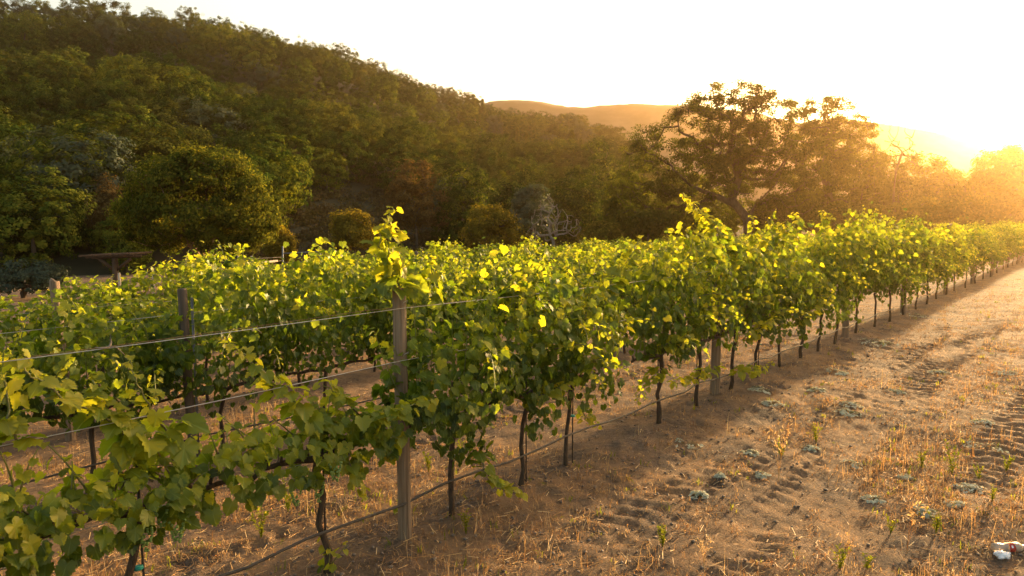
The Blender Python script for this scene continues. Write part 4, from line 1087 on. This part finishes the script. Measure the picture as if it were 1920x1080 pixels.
def blades(name, X, Y, per, hmin, hmax, wd, spread, lean, t0, t1, mat, label, seg=2):
    n = len(X) * per; x = np.repeat(X, per) + rng.normal(0, spread, n); y = np.repeat(Y, per) + rng.normal(0, spread, n)
    z = ground_z(x, y) - .004; a = rng.uniform(0, 2 * PI, n); h = rng.uniform(hmin, hmax, n) * np.repeat(rng.uniform(.6, 1.25, len(X)), per)
    ln = np.abs(rng.normal(0, lean, n)); dx, dy = np.cos(a), np.sin(a)
    wv = wd * rng.uniform(.6, 1.4, n) * np.clip(np.sqrt(y / 5.0), .8, 2.2)
    B0 = np.stack([x - dy * wv, y + dx * wv, z], 1); B1 = np.stack([x + dy * wv, y - dx * wv, z], 1)
    mid = np.stack([x + dx * h * ln * .35, y + dy * h * ln * .35, z + h * .62], 1)
    M0 = mid + np.stack([-dy, dx, 0 * x], 1) * (wv * .8)[:, None]; M1 = mid - np.stack([-dy, dx, 0 * x], 1) * (wv * .8)[:, None]
    Tp = np.stack([x + dx * h * ln, y + dy * h * ln, z + h * np.clip(1 - .4 * ln, .25, 1)], 1)
    V = np.stack([B0, B1, M1, M0, Tp], 1).reshape(-1, 3); k = np.arange(n)[:, None] * 5
    t = np.clip(np.repeat(rng.uniform(t0, t1, len(X)), per) + rng.normal(0, .12, n), 0, 1)
    o = obj(name, mesh(name, V, [k + np.array([[0, 1, 2, 3]]), k + np.array([[3, 2, 4]])], mat, tint=np.repeat(t, 5)), kind='stuff'); o['label'] = label
    return o
X_, Y_ = sample_ground(105000, 48)
blades('dry_grass', X_, Y_, 4, .010, .055, .0021, .035, 1.3, .1, .8, M['dry'], 'short dry orange grass tufts over the track and between rows')
X_, Y_ = sample_ground(5000, 40, pw=1.6)
blades('dry_stalks', X_, Y_, 4, .10, .24, .0013, .035, .5, .3, 1.0, M['dry'], 'taller pale dry grass stalks scattered over the track')
X_, Y_ = sample_ground(3600, 34)
blades('green_sprouts', X_, Y_, 5, .02, .07, .003, .02, .8, .2, 1.0, M['weed'], 'small yellow green sprouts dotted over the ground')
# straw lying flat
X_, Y_ = sample_ground(70000, 34, pw=.5)
n = len(X_); a = rng.uniform(0, PI, n); Ls = rng.uniform(.008, .045, n) * rng.uniform(.5, 1.6, n); wv = rng.uniform(.0011, .0028, n) * np.clip(np.sqrt(Y_ / 5), .8, 2)
dx, dy = np.cos(a) * Ls, np.sin(a) * Ls
e1 = np.stack([X_ - dx, Y_ - dy], 1); e2 = np.stack([X_ + dx, Y_ + dy], 1); pn = np.stack([-np.sin(a), np.cos(a)], 1) * wv[:, None]
z1 = ground_z(e1[:, 0], e1[:, 1]) + .006 + rng.random(n) * .012; z2 = ground_z(e2[:, 0], e2[:, 1]) + .006 + rng.random(n) * .012
V = np.stack([np.c_[e1 - pn, z1], np.c_[e1 + pn, z1 + .002], np.c_[e2 + pn, z2 + .002], np.c_[e2 - pn, z2]], 1).reshape(-1, 3)
o = obj('straw', mesh('straw', V, np.arange(4 * n).reshape(-1, 4), M['dry'], tint=np.repeat(rng.uniform(.2, 1, n), 4)), kind='stuff'); o['label'] = 'loose bits of straw lying on the dirt'
# clods and pebbles
n = 20000
Yv = 2.6 * (16 / 2.6) ** rng.random(n); Xv = Yv * rng.uniform(-.85, .86, n); s_, n_ = rowsn(Xv, Yv)
kp = rng.random(n) < np.where(np.abs(n_ + .3) < .9, 1, .4); Xv, Yv = Xv[kp], Yv[kp]; n = len(Xv)
OCT = np.array([[1, 0, 0], [-1, 0, 0], [0, 1, 0], [0, -1, 0], [0, 0, 1], [0, 0, -1], [.62, .62, .5], [-.62, .62, .5], [-.62, -.62, .5], [.62, -.62, .5]], float)
OF = np.array([[4, 6, 7], [4, 7, 8], [4, 8, 9], [4, 9, 6], [6, 0, 2], [6, 2, 7], [7, 2, 1], [7, 1, 8], [8, 1, 3], [8, 3, 9], [9, 3, 0], [9, 0, 6], [0, 5, 2], [2, 5, 1], [1, 5, 3], [3, 5, 0]])
sz = .003 + .017 * rng.random(n) ** 4
V = (OCT[None] * rng.uniform(.6, 1.2, (n, 10, 1))) * (sz[:, None] * rng.uniform(.7, 1.2, (n, 3)))[:, None] * np.array([1, 1, .7]) + np.stack([Xv, Yv, ground_z(Xv, Yv) + sz * .3], 1)[:, None]
o = obj('pebbles', mesh('pebbles', V.reshape(-1, 3), (OF[None] + (np.arange(n) * 10)[:, None, None]).reshape(-1, 3), M['pebble']), kind='stuff'); o['label'] = 'small clods and pebbles in the loose dirt'

# flat grey weeds
MATS = [(1288, 835, 58), (1406, 852, 34), (1425, 734, 46), (1450, 758, 44), (1530, 732, 40), (1590, 775, 50), (1519, 842, 36), (1429, 893, 34), (1312, 929, 36), (1350, 893, 26), (1639, 936, 46), (1695, 897, 34), (1796, 947, 48),
        (1736, 960, 42), (1819, 917, 56), (1845, 839, 80), (1841, 792, 44), (1597, 758, 44), (1597, 872, 44), (1646, 644, 70), (1714, 591, 50), (1735, 965, 30), (1570, 700, 40), (1760, 700, 40), (1680, 735, 36), (1880, 700, 50)]
PLACE = ['beside the second front post, nearest the vines', 'between tyre ruts left of centre track', 'just right of the second front post', 'right of the second post, lower one of the pair', 'farther along under the vines', 'in the middle of the track edge', 'under the yellow sprig on the track', 'left of the wide rut', 'lower left near the tread marks', 'beside a green sprig near the rut',
         'in the centre of the near track', 'right of the near track centre', 'lower right on the track', 'left of the lower right patch', 'right of the tall green weed', 'largest patch at the right edge', 'small patch above the largest one', 'beyond the second post by the lit grass', 'on the rut at mid track', 'far along the row near the third post', 'farthest patch near the fourth post', 'tiny patch left of the lower right one', 'below the third post', 'on the far lit track', 'beside the far rut', 'at the right edge in far lit grass']
for k, (px, py, w_) in enumerate(MATS):
    p = on_ground(px, py); rg = np.random.default_rng(400 + k); R0 = w_ * p[1] / F / 2
    o = thing('grey_weed', f'pale grey flat weed {PLACE[k]}', 'weed', (p[0], p[1], p[2]), 0, 'pale flat weeds on the track')
    nl = 150; r = R0 * np.sqrt(rg.random(nl)); a = rg.uniform(0, 6.28, nl); lump = vnoise(r * np.cos(a) / R0 * 2.3 + k * 9, r * np.sin(a) / R0 * 2.3, 3)
    kp = lump > .36; r, a, lump = r[kp], a[kp], lump[kp]; nl = len(r)
    x, y = r * np.cos(a), r * np.sin(a) * .9; z = ground_z(x + p[0], y + p[1]) - p[2] + .008 + .025 * lump * (1 - (r / R0) ** 2)
    V, Q = stamp(LQ, LQF, frames(np.stack([x / R0 * .5, y / R0 * .5, 0 * x + 1], 1) + rg.normal(0, .3, (nl, 3)), unit(rg, nl)), np.stack([x, y, z], 1), rg.uniform(.022, .042, nl) * max(1, (p[1] / 6) ** .6))
    f_ = obj('leaf_mat', mesh('leaf_mat', V, Q, M['mat'], tint=np.repeat(rg.random(nl), 4)), o, kind='stuff')
    mb = MB()
    for q in range(7):
        aa = rg.uniform(0, 6.28); mb.tube([(0, 0, .0), (R0 * .4 * math.cos(aa), R0 * .4 * math.sin(aa), .02), (R0 * .8 * math.cos(aa), R0 * .8 * math.sin(aa), .014)], [.0025, .002, .0015], 4, False)
    mb.build('stem', M['shoot'], o, kind='stuff')

WEEDS = [(1785, 890, .27, 'tall leafy green weed on the right of the track'), (1530, 830, .20, 'bushy yellow green weed in mid track'), (1464, 858, .14, 'small yellow weed left of the bushy one'), (1729, 880, .16, 'slim green weed left of the tall leafy one'),
         (1670, 1000, .13, 'green weed low in the near track'), (1886, 884, .14, 'green weed at the right edge'), (1755, 1000, .17, 'sprawling green weed left of the plastic bottle'), (1860, 940, .13, 'yellow green weed above the plastic bottle'),
         (1575, 1068, .15, 'green sprig at the bottom edge of the track'), (1243, 1025, .16, 'thin green sprig below the hose in bare dirt'), (863, 850, .16, 'leafy green weed behind the hose right of the nearest post'), (804, 885, .2, 'thin green weed just right of the nearest post'),
         (874, 1000, .14, 'small sprig in front of the nearest post'), (1625, 1068, .12, 'second green sprig on the bottom edge'), (490, 1010, .22, 'thin green weed beside the left front trunk'), (540, 960, .24, 'spindly green weed left of the leaning trunk'), (130, 1075, .2, 'pale weed stalk in the lower left corner'), (1835, 900, .12, 'low green weed between two grey patches')]
for k, (px, py, h, lab) in enumerate(WEEDS):
    p = on_ground(px, py); rg = np.random.default_rng(480 + k); o = thing('green_weed', lab, 'weed', tuple(p), rg.uniform(0, 6), 'green weeds on bare ground'); mb = MB(); LL = []
    for q in range(5 if h > .13 else 3):
        a = rg.uniform(0, 6.28); ln = rg.uniform(.1, .45); tpz = h * rg.uniform(.6, 1.0)
        path = np.array([(0, 0, -.01), (ln * .3 * tpz * math.cos(a), ln * .3 * tpz * math.sin(a), tpz * .5), (ln * tpz * math.cos(a), ln * tpz * math.sin(a), tpz)])
        mb.tube(path, [.003, .0022, .0012], 4, False)
        for f in np.linspace(.2, 1, 9):
            LL.append(path[0] * (1 - f) ** 2 + 2 * path[1] * f * (1 - f) + path[2] * f * f)
    mb.build('stem', M['weed'], o)
    LL = np.repeat(np.array(LL), 2, 0); nl = len(LL); d = unit(rg, nl); d[:, 2] = np.abs(d[:, 2]) * .6
    V, Q = stamp(LQ * np.array([.8, 1, 1]) + np.array([0, .5, 0]), LQF, frames(np.stack([-d[:, 0], -d[:, 1], 0 * d[:, 0] + 1.2], 1) + rg.normal(0, .2, (nl, 3)), d), LL, rg.uniform(.014, .034, nl) * (h / .15) ** .4)
    obj('leaves', mesh('leaves', V, Q, M['weed'], tint=np.repeat(rg.uniform(.2, 1, nl), 4)), o, kind='stuff')
# vine suckers at the foot of the row
for k, (px, py, h, lab) in enumerate([(612, 1075, .26, 'leafy vine sucker at the bottom edge left of the nearest post'), (745, 960, .12, 'tiny vine sucker at the foot of the nearest post')]):
    p = on_ground(px, py); rg = np.random.default_rng(520 + k); o = thing('vine_sucker', lab, 'shoot', tuple(p)); mb = MB(); L = Leaves()
    for q in range(3):
        P_ = cane((0, 0, 0), (rg.normal(.2, .3), rg.normal(0, .3), 1), h * rg.uniform(.7, 1), rg, .4, step=.04); shoot_leaves(L, P_, rg, .06, .035, .6, 1, .035, mb, .003)
    mb.build('cane', M['shoot'], o); obj('foliage', leaf_mesh('foliage', L.get(), 2, M['vine']), o, kind='stuff')
# tall dry stalks catching the sun
for k, (px, py, h, lab) in enumerate([(1775, 640, .55, 'tall wispy dry stalk glowing on the far track'), (1460, 905, .62, 'thin tall dry stalk rising beside the second front post'), (1700, 1040, .5, 'long thin dry stalk leaning over the near track'), (1850, 610, .4, 'wispy dry stalk at the far right of the track'),
                                      (1320, 1068, .22, 'dry seed head tuft at the bottom of the track'), (1895, 690, .35, 'dry stalk at the right edge of the lit track'), (1590, 1060, .2, 'pale dry spike near the bottom edge')]):
    p = on_ground(px, py); rg = np.random.default_rng(540 + k); o = thing('dry_stalk', lab, 'dry plant', tuple(p), 0, 'tall dry stalks along the track'); mb = MB(); hd = []
    for q in range(4):
        a = rg.uniform(0, 6.28); ln = rg.uniform(.05, .3); z = np.linspace(0, 1, 6)
        pth = np.stack([ln * h * z ** 2 * math.cos(a), ln * h * z ** 2 * math.sin(a), h * z * rg.uniform(.7, 1)], 1); mb.tube(pth, np.linspace(.0022, .001, 6), 4, False, tint=.7); hd += [pth[-1] * (1 - f) + pth[-3] * f for f in np.linspace(0, 1, 9)]
    mb.build('stem', M['dry'], o)
    hd = np.repeat(np.array(hd), 2, 0); nl = len(hd)
    V, Q = stamp(LQ * np.array([.55, 1, 1]), LQF, frames(unit(rg, nl), unit(rg, nl) + np.array([0, 0, .5])), hd + rg.normal(0, .012, (nl, 3)), rg.uniform(.014, .032, nl) * (h / .4) ** .5)
    obj('seed_head', mesh('seed_head', V, Q, M['dry'], tint=np.repeat(rg.uniform(.6, 1, nl), 4)), o, kind='stuff')

# ------------------------------------------------------------------ litter at the right edge
p = on_ground(1862, 1036)
bt = thing('plastic_bottle', 'crushed clear plastic bottle with a red label at the right edge', 'bottle', (p[0], p[1], p[2] + .031), math.radians(4))
prof = [(0, .012), (.004, .026), (.012, .031), (.03, .030), (.045, .0275), (.06, .025), (.075, .0275), (.09, .031), (.15, .031), (.165, .030), (.18, .024), (.195, .015), (.203, .0125), (.215, .0125)]
mb = MB(); mb.tube([(x, .0015 * math.sin(x * 90), -.002 * math.cos(x * 70)) for x, r in prof], [r for x, r in prof], 20); mb.build('body', M['plastic'], bt, True)
mb = MB(); xs = np.linspace(.094, .128, 6); mb.tube([(x, .0015 * math.sin(x * 90), -.002 * math.cos(x * 70)) for x in xs], .0318, 20, False); lb = mb.build('label_band', M['red'], bt, True)
th = np.linspace(-.25, .55, 5); V = np.array([(x, -.0325 * math.cos(t), .0325 * math.sin(t) + .0002) for x in (.1, .113) for t in th * .6 + .45]); 
mb = MB(); mb.add(V, np.array([[q, q + 1, q + 6, q + 5] for q in range(4)])); mb.build('label_patch', M['paper'], lb)
mb = MB(); mb.tube([(.212, 0, 0), (.226, 0, 0)], .0145, 16); mb.build('cap', M['cap'], bt)
p = on_ground(1880, 1046); rg = np.random.default_rng(5)
import bmesh
bm = bmesh.new(); bmesh.ops.create_icosphere(bm, subdivisions=4, radius=1.0)
for v in bm.verts:
    c = v.co; f = 1 + .5 * (float(vnoise(np.array([c.x * 2.2 + 5]), np.array([c.y * 2.2 + c.z * 1.7]), 3)[0]) - .5) + .35 * abs(float(vnoise(np.array([c.x * 5 + c.z * 3]), np.array([c.y * 5 - c.z * 2]), 4)[0]) - .5)
    v.co = Vector((c.x * .043 * f, c.y * .03 * f, c.z * .024 * f))
me = bpy.data.meshes.new('crumpled_paper'); bm.to_mesh(me); bm.free(); me.materials.append(M['paper'])
tag(obj('crumpled_paper', me, loc=(p[0], p[1], p[2] + .018)), 'crumpled white paper lying in front of the plastic bottle', 'paper')

# ------------------------------------------------------------------ the sunlit evening air
hm, t, o_ = nodes('haze'); v = nd(t, 'VolumePrincipled'); v.inputs['Color'].default_value = (1.0, .65, .32, 1)
v.inputs['Density'].default_value = .00040; v.inputs['Anisotropy'].default_value = .88
t.links.new(v.outputs[0], o_.inputs['Volume'])
mb = MB(); mb.box((0, 325, 58), (1640, 970, 130)); hz_ = mb.build('haze', hm, kind='stuff'); hz_['label'] = 'golden evening haze filling the valley'
